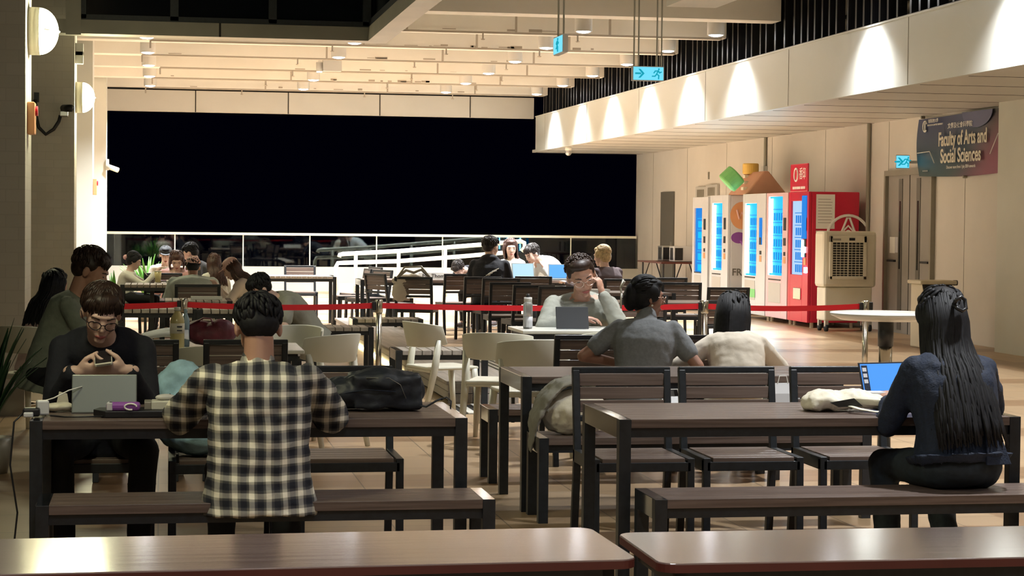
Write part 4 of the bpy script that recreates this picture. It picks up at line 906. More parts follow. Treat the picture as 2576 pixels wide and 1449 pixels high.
    # arms
    sl = MB(); ua, fa = .275*s, .25*s; aS = {}
    for e, A, H in ((-1, aL, handL), (1, aR, handR)):
        A = A or {}; wt = V(A.get('w', (e*.16, .38, seat+.18))); pole = V(A.get('p', (e*.5, -.3, -1)))
        el, wr = ik(sh[e], wt, ua, fa, pole); aS[e] = (el, wr)
        body.cap(sh[e]-d2*.012*s, el, .044*s*tf, .038*s*tf); body.cap(el, wr, .038*s*tf, .026*s)
        dd = H.get('d', wr-el); hand(body, wr+V(dd).normalized()*.012, dd, H.get('n', (0, 0, -1)), e, H.get('c', 35), H.get('sp', 5), H.get('t', 20), s, H.get('st'))
        R0_, R1_ = (.058+loose*.3)*s*tf, (.048+loose*.35)*s*tf
        if sleeve == 'long':
            sl.cap(sh[e]-d2*.012*s, el, R0_, R1_); sl.cap(el, wr-(wr-el).normalized()*.02, R1_, .040*s)
        elif sleeve == 'short': sl.cap(sh[e], sh[e]+(el-sh[e])*.62, R0_*1.02, R1_*1.22)
        elif sleeve == 'elbow': sl.cap(sh[e], el, R0_*1.02, R1_*1.22); sl.cap(el, el+(wr-el)*.3, R1_*1.2, R1_*1.12)
    # legs
    tr = MB(); shoes = []
    kn = knees or {-1: ((-.14, .43, seat+.06), (-.14, .40, .09)), 1: ((.14, .43, seat+.06), (.14, .40, .09))}
    for e in (-1, 1):
        k, a = V(kn[e][0]), V(kn[e][1]); k, a = V((k.x, k.y*s, k.z)), V((a.x, a.y*s, a.z)); hj = hip+V((e*.09*s, 0, -.012))
        body.cap(hj, k, .075*s, .050*s); body.cap(k, a, .048*s, .034*s); body.cap(a, a+V((0, .11, -.045)), .034, .028)
        tr.cap(hj, k, .090*s, .066*s); tr.cap(k, a+V((0, 0, .015)), .066*s, .052*s)
        m = MB(); m.ell((a.x, a.y+.06, a.z-.045), (.046*s, .13*s, .040), n=14, m=8); m.ell((a.x, a.y-.01, a.z-.01), (.042*s, .055*s, .05), n=12, m=7); shoes.append((m, a))
    tr.ell(hip-V((0, 0, .0)), (.178*s*fat, .135*s, .092*s)); tr.ell(hip+d1*.04*s, (.165*s*fat, .12*s, .09*s))
    o = body.build('person', skin, None, True, remesh=vox*.62, sm=3 if vox < .02 else 2)
    o.location = (x, y, z0); o.rotation_euler = (0, 0, rz); tag(o, label, 'person')
    shirtmb = MB(); torso(shirtmb, .012, hem); shirtmb.v += []; n0 = len(shirtmb.v); shirtmb.v += sl.v; shirtmb.f += [tuple(i+n0 for i in f_) for f_ in sl.f]
    if collar: shirtmb.cap(nb-d2*.01*s, nb+nd*.03*s, .072*s, .064*s)
    if extra: extra(shirtmb, dict(nb=nb, d2=d2, d1=d1, shc=shc, chest=chest, hip=hip, waist=waist, s=s, hc=hc))
    shirtmb.build('shirt', shirt, o, True, remesh=vox, sm=3, fold=fold, fsize=.09)
    tr.build('trousers', pants, o, True, remesh=vox*1.3, sm=3, fold=fold*.8)
    for m, a in shoes:
        q = m.build('shoe', shoe, o, True); k = MB(); k.box((a.x-.042*s, a.y-.06, a.z-.09), (a.x+.042*s, a.y+.18*s, a.z-.072)); k.build('sole', 'sole', q, bevel=.008)
    # face details
    if face:
        for e in (-1, 1):
            m = MB(); m.M = Mh; m.ell((e*.031, .0775, .005), (.0125, .006, .0035 if hpitch > 12 else .006), n=10, m=6); m.build('eye', 'eye_dark', o, True)
        m = MB(); m.M = Mh; m.tube([(-.022, .081, -.060), (-.009, .088, -.0585), (0, .0885, -.0595), (.009, .088, -.0585), (.022, .081, -.060)], [.002, .0048, .0052, .0048, .002], 8); m.tube([(-.017, .082, -.065), (0, .088, -.067), (.017, .082, -.065)], [.002, .0055, .002], 8); m.build('lips', 'lips', o, True)
        m = MB(); m.M = Mh
        for e in (-1, 1): m.tube([(e*.015, .0855, .022), (e*.032, .081, .0275), (e*.05, .066, .022)], [.003, .0035, .0015], 6)
        m.build('eyebrows', hm, o, True)
    # hair
    hb = MB(); hb.M = Mh
    if hair is not None:
        if hair in ('short', 'crop', 'fringe'):
            hb.ell((0, -.026, .050), (.083, .090, .074)); hb.ell((0, -.050, .0), (.074, .058, .062)); hb.ell((0, .018, .085), (.066, .06, .035))
            for e in (-1, 1): hb.ell((e*.070, -.012, .035), (.013, .045, .035))
        else:
            hb.ell((0, -.022, .045), (.085, .096, .080)); hb.ell((0, -.045, -.005), (.084, .066, .085)); hb.ell((0, .02, .085), (.066, .06, .03))
            for e in (-1, 1): hb.ell((e*.076, .0, .02), (.014, .045, .05))
        nl = {'crop': 170, 'short': 300, 'fringe': 320, 'up': 200}.get(hair, 60)
        lk = MB(); lk.M = Mh; EC = V((0, -.024, .046)); ER = V((.083, .092, .080)); ll = {'crop': .022, 'short': .045, 'fringe': .055, 'up': .07}.get(hair, .05)
        for k in range(nl if vox < .02 else nl//3):
            a = rnd.uniform(0, 2*math.pi); e_ = rnd.uniform(-.25, 1.5); n_ = V((math.cos(a)*math.cos(e_), math.sin(a)*math.cos(e_), math.sin(e_)))
            if n_.y > .15 and n_.z < .55: continue
            if n_.y > -.2 and n_.z < -.02: continue
            if hair == 'up': tgt = V((0, -.13, .0)); fl = (tgt-V((n_.x*.08, n_.y*.09, n_.z*.08+.046))).normalized()
            else: fl = V((n_.x*.9+rnd.uniform(-.35, .35)+.15, n_.y*.6+(.55 if n_.z > .3 else -.1), -.45 if n_.z > .5 else -1))
            pts = []; n = n_.copy(); st = ll*rnd.uniform(.7, 1.2)/4; lift = rnd.uniform(.0, .10 if hair != 'up' else .02)
            for q_ in range(5):
                pts.append(EC+V((n.x*ER.x, n.y*ER.y, n.z*ER.z))*(1+lift*(q_/4 if q_ < 4 else .7)))
                t_ = (fl-n*fl.dot(n)); t_ = t_.normalized() if t_.length > .01 else V((1, 0, 0)); n = (n+t_*st/.085).normalized()
            lk.tube(pts, [.006, .008, .0075, .006, .002], 5)
        if hair in ('short', 'fringe'):
            for k in range(46):
                u = rnd.uniform(-1, 1); zz = (.046 if hair == 'short' else .034)+rnd.uniform(-.01, .012); sx = rnd.uniform(-.01, .016)
                lk.tube([(u*.05, .03-.02*abs(u), .122-.02*abs(u)), (u*.062+sx*.4, .062-.024*abs(u), .105-.022*abs(u)), (u*.068+sx*.8, .078-.030*abs(u), .078), (u*.070+sx, .079-.032*abs(u), zz)], [.007, .009, .008, .002], 5)
        hm_o = hb.build('hair', hm, o, True, remesh=vox*.6, sm=3); lk.build('hair_strands', hm, hm_o, True)
        if hair in ('long', 'bob', 'half'):
            m = MB(); Lh = hl*s; up = V((0, 0, 1)); back = nb-V((0, .095*s, 0))
            m0 = Mh @ V((0, -.08, .02)); 
            for k in range(230 if vox < .012 else 120):
                u = rnd.uniform(-1, 1); a = u*R(118 if hair != 'half' else 105)
                p0 = Mh @ V((.085*math.sin(a), -.02-.092*math.cos(a), .055+rnd.uniform(-.02, .035)*math.cos(a))); p1 = Mh @ V((.092*math.sin(a), -.022-.1*math.cos(a), -.03)); L_ = Lh*rnd.uniform(.86, 1)
                pts = [p0, p1]; p = p1.copy(); steps = 7
                for i in range(steps):
                    f_ = (i+1)/steps; tgt = nb-d2*(L_*f_-.10)+SX*(math.sin(a)*(.085+.055*f_)*s*(1 if hair != 'half' else 1.15)); yb = (-.10-.03*math.sin(f_*2.5)-.02*rnd.random())*s*(1 if abs(u) < .75 else .5)
                    cdir = d2.cross(V((1, 0, 0))); cdir = cdir if cdir.y < 0 else -cdir
                    q = tgt+cdir*(-yb)*max(.15, math.cos(a*.72)); w_ = min(1, f_*2.2 if hair != 'bob' else 0); fr = p+V((0, 0, -L_/steps)); p = fr.lerp(q, w_) if hair != 'bob' else p1+(Mh.to_3x3() @ V((-math.sin(a)*.010*f_, math.cos(a)*.03*f_, -1)).normalized())*L_*f_
                    pts.append(p)
                m.tube(pts, [.008, .010]+[.0105]*(steps-2)+[.008, .003], 6, flat=.7)
            m.build('hair_lengths', hm, hm_o, True)
    if glasses:
        m = MB(); m.M = Mh
        for e in (-1, 1):
            m.tube([(e*.033+.025*math.cos(t_*math.pi/9), .1-.014*abs(math.cos(t_*math.pi/9)*1 if e*math.cos(t_*math.pi/9) > 0 else 0), .0-.0+.019*math.sin(t_*math.pi/9)) for t_ in range(19)], .0022, 6)
            m.tube([(e*.058, .088, .006), (e*.082, .06, .008), (e*.084, -.01, .004), (e*.08, -.03, -.012)], .0022, 6)
        m.tube([(-.008, .1, .004), (0, .103, .007), (.008, .1, .004)], .0022, 6); g = m.build('glasses', glasses, o, True)
    return o, dict(Mh=Mh, nb=nb, d2=d2, sh=sh, arms=aS, hip=hip, hc=hc, s=s, chest=chest)
def cap_hat(o, inf, mat, brim=(0, 1)):
    m = MB(); m.M = inf['Mh']; m.ell((0, -.02, .058), (.092, .103, .075)); c = m.build('cap', mat, o, True, remesh=.01, sm=2)
    m = MB(); m.M = inf['Mh']; m.prism([(.062*math.cos(a)*1.15, .055+.085*math.sin(a)) for a in [math.pi*k/10 for k in range(11)]], .048, .055); m.build('brim', mat, c, bevel=.002)
PI = math.pi
# young man in glasses with the phone
x0 = XY(262, 9.55)
o, i = person('young man in black jumper and glasses bending over his phone at the left table', x0, 9.66, PI, top=1.27, lean=24, hunch=30, neck=(0, .75, .66), hd=(30, 6, -6), s=1.08, fat=.95, vox=.010, shirt='c_black', pants='c_darkpants', hair='fringe', hm='hair_brown', glasses='glasses_black', fold=.010, hairseed=4,
    aL=dict(w=(-.125, .62, .90), p=(-.15, .3, -1)), aR=dict(w=(.120, .60, .895), p=(.15, .3, -1)), handL=dict(d=(1, .28, .12), n=(.1, -.8, .55), c=38, sp=7, t=40), handR=dict(d=(-1, .22, .05), n=(-.1, -.8, .55), c=48, sp=7, t=40),
    knees={-1: ((-.19, .42, .52), (-.17, .36, .09)), 1: ((.19, .42, .52), (.17, .36, .09))}, skin='skin_light')
P1 = (o, i)
# plaid shirt
x0 = XY(655, 8.12)
person('man in blue and white plaid shirt sitting with his back to us', x0, 8.08, 0, top=1.255, loose=0.022, hsc=1.06, lean=7, hunch=20, hd=(28, 3, 0), neck=(0, .35, .9), s=1.08, fat=1.03, vox=.010, shirt='plaid', sleeve='elbow', pants='c_darkpants', hair='short', hm='hair_black', collar=True, fold=.024, hem=-.16,
    aL=dict(w=(-.14, .52, .80), p=(-1.3, -.3, -.8)), aR=dict(w=(.14, .52, .80), p=(1.3, -.3, -.8)), handL=dict(d=(.6, .6, 0), c=30), handR=dict(d=(-.6, .6, 0), c=30), face=False)
# long haired woman on the right
x0 = XY(2425, 8.1)
o, i = person('woman with very long black hair in denim top sitting with her back to us', x0, 8.1, .12, top=1.3, hsc=1.08, loose=0.02, lean=9, hunch=16, hd=(14, 8, 0), s=1.04, fem=True, fat=1.06, vox=.010, shirt='c_navy', pants='c_jeans', hair='half', hm='hair_black', hl=.56, fold=.018, hem=.045,
    aL=dict(w=(-.12, .44, .79), p=(-.55, -.4, -1)), aR=dict(w=(.12, .44, .80), p=(1.2, -.2, -.7)), face=False, hairseed=9,
    knees={-1: ((-.14, .42, .51), (-.22, .20, .10)), 1: ((.11, .42, .51), (.03, .12, .09))})
m = MB(); m.M = i['Mh']; m.tube([(-.018, -.125, .03), (-.02, -.15, .045), (0, -.155, .055), (.02, -.15, .045), (.02, -.15, .01), (0, -.15, .0), (-.02, -.15, .01), (-.018, -.125, .03)], .008, 8); m.build('hair_clip', 'black_plastic', o, True)
m = MB(); d2 = i['d2']; p = i['nb']-d2*.30*i['s']+V((.07, -.145, 0)); q = i['hip']+V((.09, -.175, .02))
m.loft([[p+V((-.02, 0, 0)), p+V((.03, 0, 0)), p+V((.03, .012, 0)), p+V((-.02, .012, 0))], [q+V((-.06, 0, 0)), q+V((.06, 0, 0)), q+V((.06, .014, 0)), q+V((-.06, .014, 0))]]); m.build('back_pleat', 'c_navy', o, bevel=.004)
# woman in grey tee with claw clip
x0 = XY(1622, 11.95)
o, i = person('woman in grey tee with glasses and hair claw turning to her right', x0, 11.98, -.35, top=1.24, hsc=1.06, loose=0.012, lean=6, hunch=14, side=2, hd=(8, -62, 0), s=1.02, fem=True, fat=1.08, vox=.011, shirt='c_greytee', sleeve='short', pants='c_jeans', hair='up', hm='hair_black', skin='skin_tan', glasses='glasses_gold', fold=.010, collar=True,
    aL=dict(w=(-.16, .16, .70), p=(-1, -.3, -.6)), aR=dict(w=(.26, .26, .76), p=(.9, -.9, -1)), handR=dict(d=(.3, .8, .1), c=25))
m = MB(); m.M = i['Mh']; m.ell((0, -.10, -.01), (.058, .05, .085)); m.build('hair_twist', 'hair_black', o, True)
m = MB(); m.M = i['Mh']; m.tube([(-.03, -.155, .08), (-.015, -.17, .03), (0, -.165, 0), (-.03, -.15, -.03), (-.05, -.13, -.02)], .006, 8); m.tube([(0, -.165, 0), (.01, -.165, -.05), (0, -.155, -.085)], .006, 8); m.tube([(-.015, -.17, .03), (.02, -.165, .07)], .006, 8); m.build('hair_claw', 'pearl', o, True)
m = MB(); m.M = i['Mh']; m.ell((.085, .0, -.045), .006); m.ell((-.085, .0, -.045), .006); m.build('earrings', 'pearl', o, True)
# cream shirt woman
person('woman in loose cream shirt with black bob seen from behind', XY(1868, 11.9), 11.96, -.12, top=1.137, loose=0.035, hsc=1.2, lean=20, hunch=22, side=2, hd=(22, -18, 0), s=.97, fem=True, fat=1.0, vox=.011, shirt='c_cream', pants='c_navy', hair='bob', hm='hair_black', hl=.16, fold=.012, hem=-.1, collar=True,
    aL=dict(w=(-.24, .34, .74), p=(-1.2, -.5, -.8)), aR=dict(w=(.14, .42, .76), p=(1, -.4, -.6)), face=False, hairseed=5)
# man in grey sweatshirt
x0 = XY(1447, 15.5)
o, i = person('man in grey sweatshirt leaning his cheek on his hand over a tablet', x0, 15.35, PI+.02, top=1.315, loose=0.03, hsc=1.2, lean=12, hunch=20, side=2, hd=(22, 0, 14), neck=(.12, .35, .93), s=1.12, fat=1.08, vox=.012, seat=.46, shirt='c_greysweat', pants='c_darkpants', hair='crop', hm='hair_brown', skin='skin', glasses='glasses_gold', fold=.016, hem=-.1,
    aL=dict(w=(-.105, .36, 1.035), p=(-.5, .9, -1.2)), aR=dict(w=(.10, .46, .85), p=(1.2, -.2, -.5)), handL=dict(d=(.25, -.12, 1), n=(.7, -.7, 0), c=85, sp=2, t=10), handR=dict(d=(-.9, .3, 0), c=35))
# couple on the left
person('young man in olive tee in profile behind the man in glasses', XY(112, 13.2), 13.1, -PI/2-.15, top=1.375, loose=0.015, hsc=1.12, lean=14, hunch=20, hd=(26, 0, 0), s=1.1, fat=.86, vox=.012, seat=.47, shirt='c_olive', sleeve='short', pants='c_darkpants', hair='short', hm='hair_brown', skin='skin', fold=.010, hairseed=8,
    aL=dict(w=(-.12, .50, .82), p=(-1, -.2, -.8)), aR=dict(w=(.14, .56, .82), p=(1, -.2, -.8)), handL=dict(d=(0, 1, 0), c=20), handR=dict(d=(0, 1, 0), c=25))
person('woman with long black hair and pink striped top sitting by the near pier', XY(95, 14.9), 14.9, -.9, top=1.19, lean=8, hunch=14, hd=(12, 0, 0), s=.95, fem=True, vox=.014, shirt='c_pinkstripe', pants='c_jeans', hair='long', hm='hair_black', hl=.34, fold=.012, face=False)
# crouching man behind the plaid shirt
person('man in pale grey tee with black hair bending left beyond the belt', XY(775, 18.4), 18.4, PI/2+.35, top=1.07, loose=0.02, hsc=1.1, lean=30, hunch=34, neck=(0, .85, .5), hd=(38, 0, 0), s=1.05, vox=.016, shirt='c_greysweat', sleeve='short', pants='c_darkpants', hair='short', hm='hair_black', skin='skin_light', fold=.012,
    aL=dict(w=(-.12, .55, .62), p=(-1, -.2, -.8)), aR=dict(w=(.12, .55, .62), p=(1, -.2, -.8)))
# hoodie group
def hood(mb, q): mb.ell(q['nb']-q['d2']*.01+V((0, -.06, .01)), (.12*q['s'], .075*q['s'], .06*q['s']))
o, i = person('man in black hoodie with white back print facing away, far table', XY(1232, 26.3), 26.4, -.3, top=1.375, loose=0.015, lean=12, hunch=12, hd=(8, -32, 0), s=1.08, vox=.016, fat=1.08, shirt='c_black', pants='c_darkpants', hair='short', hm='hair_greybrown', skin='skin_light', fold=.01, extra=hood, hsc=1.15)
m = MB()
for k in range(5): p = i['chest']+V((-.05+.03*k, -.165-.012*k, .02*k-.06)); m.tube([p, p+V((.09, -.002, .03+.01*(k % 3)))], .006, 5)
m.build('back_print', 'paper', o)
person('far woman with long dark hair and white top behind the laptop', XY(1292, 30.0), 30.0, PI-.5, top=1.32, lean=6, hunch=10, hd=(10, 30, 0), s=1.1, fem=True, vox=.018, shirt='c_white', pants='c_jeans', hair='long', hm='hair_auburn', hl=.42, skin='skin_light', hsc=1.1)
person('man in white shirt leaning over the open laptop', XY(1425, 29.7), 29.75, PI/2+.5, top=1.24, lean=34, hunch=26, neck=(0, .9, .45), hd=(30, 0, 0), s=1.12, vox=.018, shirt='c_whiteblue', pants='c_darkpants', hair='short', hm='hair_greybrown', skin='skin_light', hsc=1.1, aL=dict(w=(-.1, .5, .9)), aR=dict(w=(.1, .5, .9)))
person('far man resting his head low on the table left of the hoodie', XY(1225, 29.5), 29.5, PI/2+.8, top=1.19, lean=50, hunch=20, neck=(0, 1, .1), hd=(58, 0, 0), s=1.0, vox=.018, shirt='c_black', hair='short', hm='hair_greybrown', skin='skin_light', hsc=1.05)
person('blond person in plum shirt with headphones facing away at the far right table', XY(1530, 26.2), 26.2, .5, top=1.27, loose=0.02, lean=4, hunch=12, hd=(10, 18, 0), s=1.1, fat=1.12, vox=.018, shirt='c_plum', pants='c_darkpants', hair='up', hm='hair_blond', skin='skin_light', hsc=1.1, aL=dict(w=(-.3, .5, .76)), aR=dict(w=(.2, .4, .76)))
# far left group
o, i = person('far girl in white jumper in profile looking at her phone', XY(312, 26.9), 26.9, -PI/2-.1, top=1.1, lean=8, hunch=12, hd=(24, 0, 0), s=0.95, fem=True, vox=.018, shirt='c_white', pants='c_darkpants', hair='up', hm='hair_black', skin='skin_light', aL=dict(w=(-.08, .42, .86)), aR=dict(w=(.08, .42, .86)), hsc=1.05)
m = MB(); m.M = i['Mh']; m.ell((0, -.12, .0), .035); m.build('hair_bow', 'c_pink', o, True)
person('man in dark grey jacket leaning in, tallest of the far left group', XY(535, 28.0), 28.0, PI/2-.1, top=1.23, lean=20, hunch=20, hd=(26, -15, 0), s=1.05, vox=.018, seat=0.46, shirt='c_darkgrey', pants='c_darkpants', hair='short', hm='hair_black', skin='skin_light', hsc=1.1)
person('person in pink top bending forward in the far left group', XY(445, 27.6), 27.9, PI, top=1.13, hsc=1.1, lean=16, hunch=20, hd=(34, 0, 0), s=1.0, fem=True, vox=.018, fat=1.2, shirt='c_pink', pants='c_jeans', hair='bob', hm='hair_auburn', hl=.1, skin='skin_light')
o, i = person('person with dark grey cap behind the pink shirted person', XY(417, 29.2), 29.6, PI, top=1.13, hsc=1.05, lean=8, hunch=10, hd=(20, 0, 0), s=1.0, vox=.018, shirt='c_cream', hair='crop', hm='hair_black', skin='skin_light'); cap_hat(o, i, 'cap_dark')
o, i = person('person in pale grey hoodie and pink cap hunched over, back to us', XY(487, 24.0), 24.0, 0, top=1.1, hsc=1.05, lean=30, hunch=20, hd=(26, 0, 0), s=1.0, fat=1.3, vox=.018, shirt='c_hood', pants='c_darkpants', hair='crop', hm='hair_black', extra=hood, face=False, fold=.015); cap_hat(o, i, 'cap_pink')
person('far woman with long auburn hair behind the pink cap girl', XY(549, 25.9), 26.2, .35, top=1.1, lean=10, hunch=10, hd=(10, 0, 0), s=0.95, fem=True, vox=.018, shirt='c_white', pants='c_jeans', hair='long', hm='hair_auburn', hl=.34, skin='skin_light')
o, i = person('girl in pale pink top and pink cap with long dark hair looking down left', XY(640, 23.4), 23.4, PI/2-.1, top=1.06, lean=18, hunch=26, hd=(36, 0, 0), s=1.02, fem=True, fat=1.15, vox=.018, shirt='c_palepink', pants='c_jeans', hair='long', hm='hair_auburn', hl=.30, skin='skin_light', aL=dict(w=(-.1, .42, .78)), aR=dict(w=(.1, .42, .78))); cap_hat(o, i, 'cap_pink')
# ================================================================ things on tables
def bag(name, pts_r, mat, loc, rz, label, cat, fold=.02, vox=.012, straps=(), zip_=None, boxes=()):
    m = MB()
    for c, d in boxes: m.cb(c, d)
    for c, r in pts_r: m.ell(c, r)
    o = m.build(name, mat, None, True, remesh=vox, sm=3, fold=fold, fsize=.1); o.location = loc; o.rotation_euler = (0, 0, rz); tag(o, label, cat)
    for s_ in straps: MB().tube(s_[0], s_[1], 8, flat=.25).build(s_[2], s_[3] if len(s_) > 3 else mat, o, True)
    return o
T = .742
# tablet of the man in glasses
def tablet(cx, cy, z, w, h, tilt, rz, label, back, screen='laptop_screen', base=True, bd=.16, name='tablet', cat='tablet'):
    t = empty(name, (cx, cy, z), rz, label, cat)
    M = Matrix.Rotation(R(90-tilt), 4, 'X')
    MB().box((-w/2, 0, -.005), (w/2, h, .005), M).build('cover', back, t, bevel=.004)
    MB().box((-w/2+.01, .012, .0052), (w/2-.01, h-.01, .0065), M).build('screen', screen, t)
    if base: MB().box((-w/2, -.0-bd if tilt < 0 else 0, 0), (w/2, 0 if tilt < 0 else bd, .008)).build('keyboard', 'black_plastic', t, bevel=.003)
    return t
# screens face +y here when rz=pi
t = tablet(XY(264, 8.72), 8.70, T, .275, .168, -16, PI, 'grey tablet standing in its folio in front of the man in glasses', 'alu', screen='black_plastic', base=False)
t.rotation_euler = (0, 0, PI); MB().box((-.1375, -.11, 0), (.1375, .0, .006)).build('folio_flap', 'black_plastic', t)
MB().box((-.14, .0, -.001), (.14, .001, .001)).build('hinge', 'silver', t)
# phone between his hands
o1, i1 = P1
Mw = Matrix.Translation(o1.location) @ Matrix.Rotation(PI, 4, 'Z')
wl, wr = i1['arms'][-1][1], i1['arms'][1][1]
c = Mw @ ((wl+wr)/2+V((-.01, .035, .058)))
t = empty('phone', tuple(c), 0, 'phone in a pale case held by the man in glasses', 'phone')
Mp = Matrix.Rotation(R(-8), 4, 'Y') @ Matrix.Rotation(R(20), 4, 'X')
MB().box((-.039, -.07, -.008), (.039, .075, .007), Mp).build('case', 'white_plastic', t, bevel=.005); MB().box((-.030, -.0712, -.006), (.030, -.0700, .003), Mp).build('port_side', 'trim_metal', t); MB().box((-.035, -.064, .0071), (.035, .070, .0078), Mp).build('screen', 'black_plastic', t)
t = empty('phone', (XY(362, 26.9), 26.9, .885), 0, 'phone held up by the far girl in white jumper', 'phone'); Mq = Matrix.Rotation(R(55), 4, 'Y'); MB().box((-.075, -.036, -.005), (.075, .036, .005), Mq).build('case', 'white_plastic', t, bevel=.003); MB().box((-.07, -.032, .005), (.07, .032, .0058), Mq).build('screen', 'black_plastic', t)
# charger and cables
t = empty('charger', (XY(108, 8.6), 8.6, T), .2, 'white charger cube on the left table end with cable to the tablet', 'charger')
MB().cb((0, 0, .035), (.05, .05, .06)).build('plug', 'vend_white', t, bevel=.006)
MB().tube([(.0, 0, .06), (.05, .02, .072), (.12, .06, .10), (.18, .09, .112)], .003, 6).build('cable', 'paper', t, True)
t = empty('adapter', (XY(80, 8.55), 8.56, T), 0, 'black plug adapter hanging over the left table end', 'adapter'); MB().cb((0, 0, .02), (.07, .06, .035)).build('body', 'black_plastic', t, bevel=.008); MB().cb((-.01, -.04, .012), (.04, .03, .02)).build('plug', 'vend_white', t, bevel=.005)
pts = [(-.03, 0, .02), (-.07, -.02, -.02), (-.085, -.03, -.2), (-.055, -.03, -.4), (-.07, -.03, -.55), (-.085, -.05, -.70), (-.06, -.08, -.735)]
MB().tube(pts, .004, 6).build('cable', 'black_plastic', t, True)
tag(MB().tube([(XY(130, 8.6), 8.56, T+.004), (XY(165, 8.55), 8.5, T+.004), (XY(220, 8.5), 8.50, T+.004), (XY(300, 8.52), 8.52, T+.004)], .004, 6).build('black_cable', 'black_plastic', None, True), 'black cable lying along the left table edge', 'cable')
o = bag('crumpled_wrapper', [((0, 0, .02), (.06, .04, .018)), ((.04, .02, .02), (.04, .05, .02)), ((-.04, .03, .018), (.04, .03, .015))], 'cream', (XY(140, 8.75), 8.78, T), 0, 'crumpled yellowish wrapper beside the white charger cube', 'wrapper', fold=.012, vox=.006)
tag(MB().prism([(0, 0), (.06, 0), (.05, .06), (.015, .07)], 0, .02, frame((XY(142, 9.0), 8.98, T), (1, 0, 0), (0, 0, 1))).build('paper_sleeve', 'cream'), 'small pale paper sleeve standing behind the wrapper', 'packet')
t = empty('snack_pack', (XY(312, 8.52), 8.52, T+.028), -.05, 'purple snack pack with pink swirl on the black folder', 'snack'); MB().box((-.07, -.03, 0), (.07, .03, .035)).build('pack', 'purple', t, bevel=.012)
m = MB(); m.tube([(.032+.025*math.cos(a*.5), -.032, .018+.013*math.sin(a*.5)) for a in range(11)], .004, 6); m.build('swirl', 'paper', t); MB().cb((-.055, -.0, .018), (.025, .062, .034)).build('corner_label', 'blue_white', t, bevel=.004)
t = empty('black_folder', (XY(345, 8.55), 8.58, T), 0, 'thick black folder lying under the snack pack and the white box', 'folder'); MB().prism([(-.13, -.09), (.185, -.09), (.185, .09), (-.16, .09), (-.18, 0)], 0, .028).build('cover', 'black_plastic', t, bevel=.004)
t = empty('white_box', (XY(416, 8.6), 8.60, T+.028), 0, 'flat white box with dark left end on the black folder', 'box'); MB().box((-.055, -.06, 0), (.075, .06, .034)).build('body', 'white_plastic', t, bevel=.003); MB().box((-.085, -.058, 0), (-.055, .06, .033)).build('dark_end', 'trim_metal', t, bevel=.003)
t = empty('computer_mouse', (XY(418, 8.6), 8.62, T+.062), .3, 'grey mouse lying on the white box', 'mouse'); MB().ell((0, 0, .012), (.045, .028, .014)).build('shell', 'grey_housing', t, True); MB().ell((.02, 0, .019), (.006, .003, .008)).build('wheel', 'black_plastic', t, True)
# backpack on the left table
bx = XY(945, 8.75)
o = bag('backpack', [((-.12, 0, .075), (.12, .13, .07)), ((.10, 0, .09), (.13, .14, .09)), ((.03, -.05, .13), (.17, .10, .055))], 'backpack', (bx, 8.80, T), .03, 'black backpack lying on its side on the left table', 'backpack', fold=.026, vox=.009, boxes=(((.05, 0, .085), (.30, .25, .15)), ((-.1, 0, .07), (.16, .20, .11))),
    straps=[([(.16, -.10, .03), (.22, -.12, .02), (.26, -.13, .045), (.285, -.12, .055)], .018, 'strap', 'backpack'), ([(.285, -.12, .05), (.31, -.12, .062), (.33, -.13, .045), (.325, -.14, .012)], .012, 'strap_end', 'backpack'), ([(-.05, -.135, .15), (.05, -.145, .15), (.10, -.15, .12), (.125, -.15, .06)], .004, 'zip', 'trim_metal'), ([(-.2, -.10, .07), (-.05, -.142, .10), (.08, -.15, .09)], .005, 'seam', 'c_navy')])
# blue jacket on the chair
o = bag('jacket', [((0, 0, .10), (.15, .17, .10)), ((-.08, .12, .25), (.15, .08, .20)), ((-.10, .02, .17), (.12, .12, .13)), ((.08, .0, .08), (.12, .16, .08))], 'sky_blue', (XY(500, 9.6), 9.60, .45), 0, 'pale blue jacket bundled on the chair between the two men', 'jacket', fold=.03)
# middle ground table with bottles and bag
def bottle(x, y, z, h, r, liq, label, cap='white_plastic', lab=None, kind='round'):
    t = empty('bottle', (x, y, z), 0, label, 'bottle')
    MB().lathe([(r*.9, 0), (r, .01), (r, h*.68), (r*.85, h*.76), (r*.4, h*.88), (r*.38, h*.92)], n=20).build('body', liq, t, True); MB().cyl((0, 0, h*.91), (0, 0, h), r*.45).build('cap', cap, t, True)
    if lab:
        q = MB().lathe([(r*1.01, h*.38), (r*1.02, h*.38), (r*1.02, h*.62), (r*1.01, h*.62)], n=20).build('label', lab, t, True)
        m = MB(); m.cb((r*.3, -r*1.0, h*.54), (r*.7, .004, h*.04)); m.cb((r*.3, -r*1.0, h*.45), (r*.7, .004, h*.03)); m.build('print', 'ink', q)
    return t
bottle(XY(447, 12.95), 12.95, T, .27, .046, 'tea', 'large pale tea bottle with barcode label left of the maroon bag', 'white_plastic', 'canvas')
bottle(XY(468, 13.15), 13.15, T, .25, .026, 'blue_bottle', 'slim pale blue bottle just behind the tea bottle', 'blue_bottle')
o = bag('maroon_bag', [((0, 0, .08), (.17, .10, .075)), ((.07, 0, .10), (.10, .10, .085)), ((-.08, .02, .10), (.09, .09, .08))], 'maroon', (XY(532, 13.2), 13.2, T), 0, 'maroon leather bag on the white table beside the bottles', 'bag', fold=.018, vox=.010, straps=[([(-.14, -.02, .14), (-.05, -.03, .19), (.0, -.03, .185), (.02, -.04, .10)], .022, 'handle', 'maroon')])
tag(MB().box((-.11, -.09, 0), (.11, .09, .006)).build('notebook', 'paper'), 'white notebook in front of the maroon bag on the white table', 'notebook').location = (XY(478, 12.93), 12.97, T)
m = MB(); rings = []
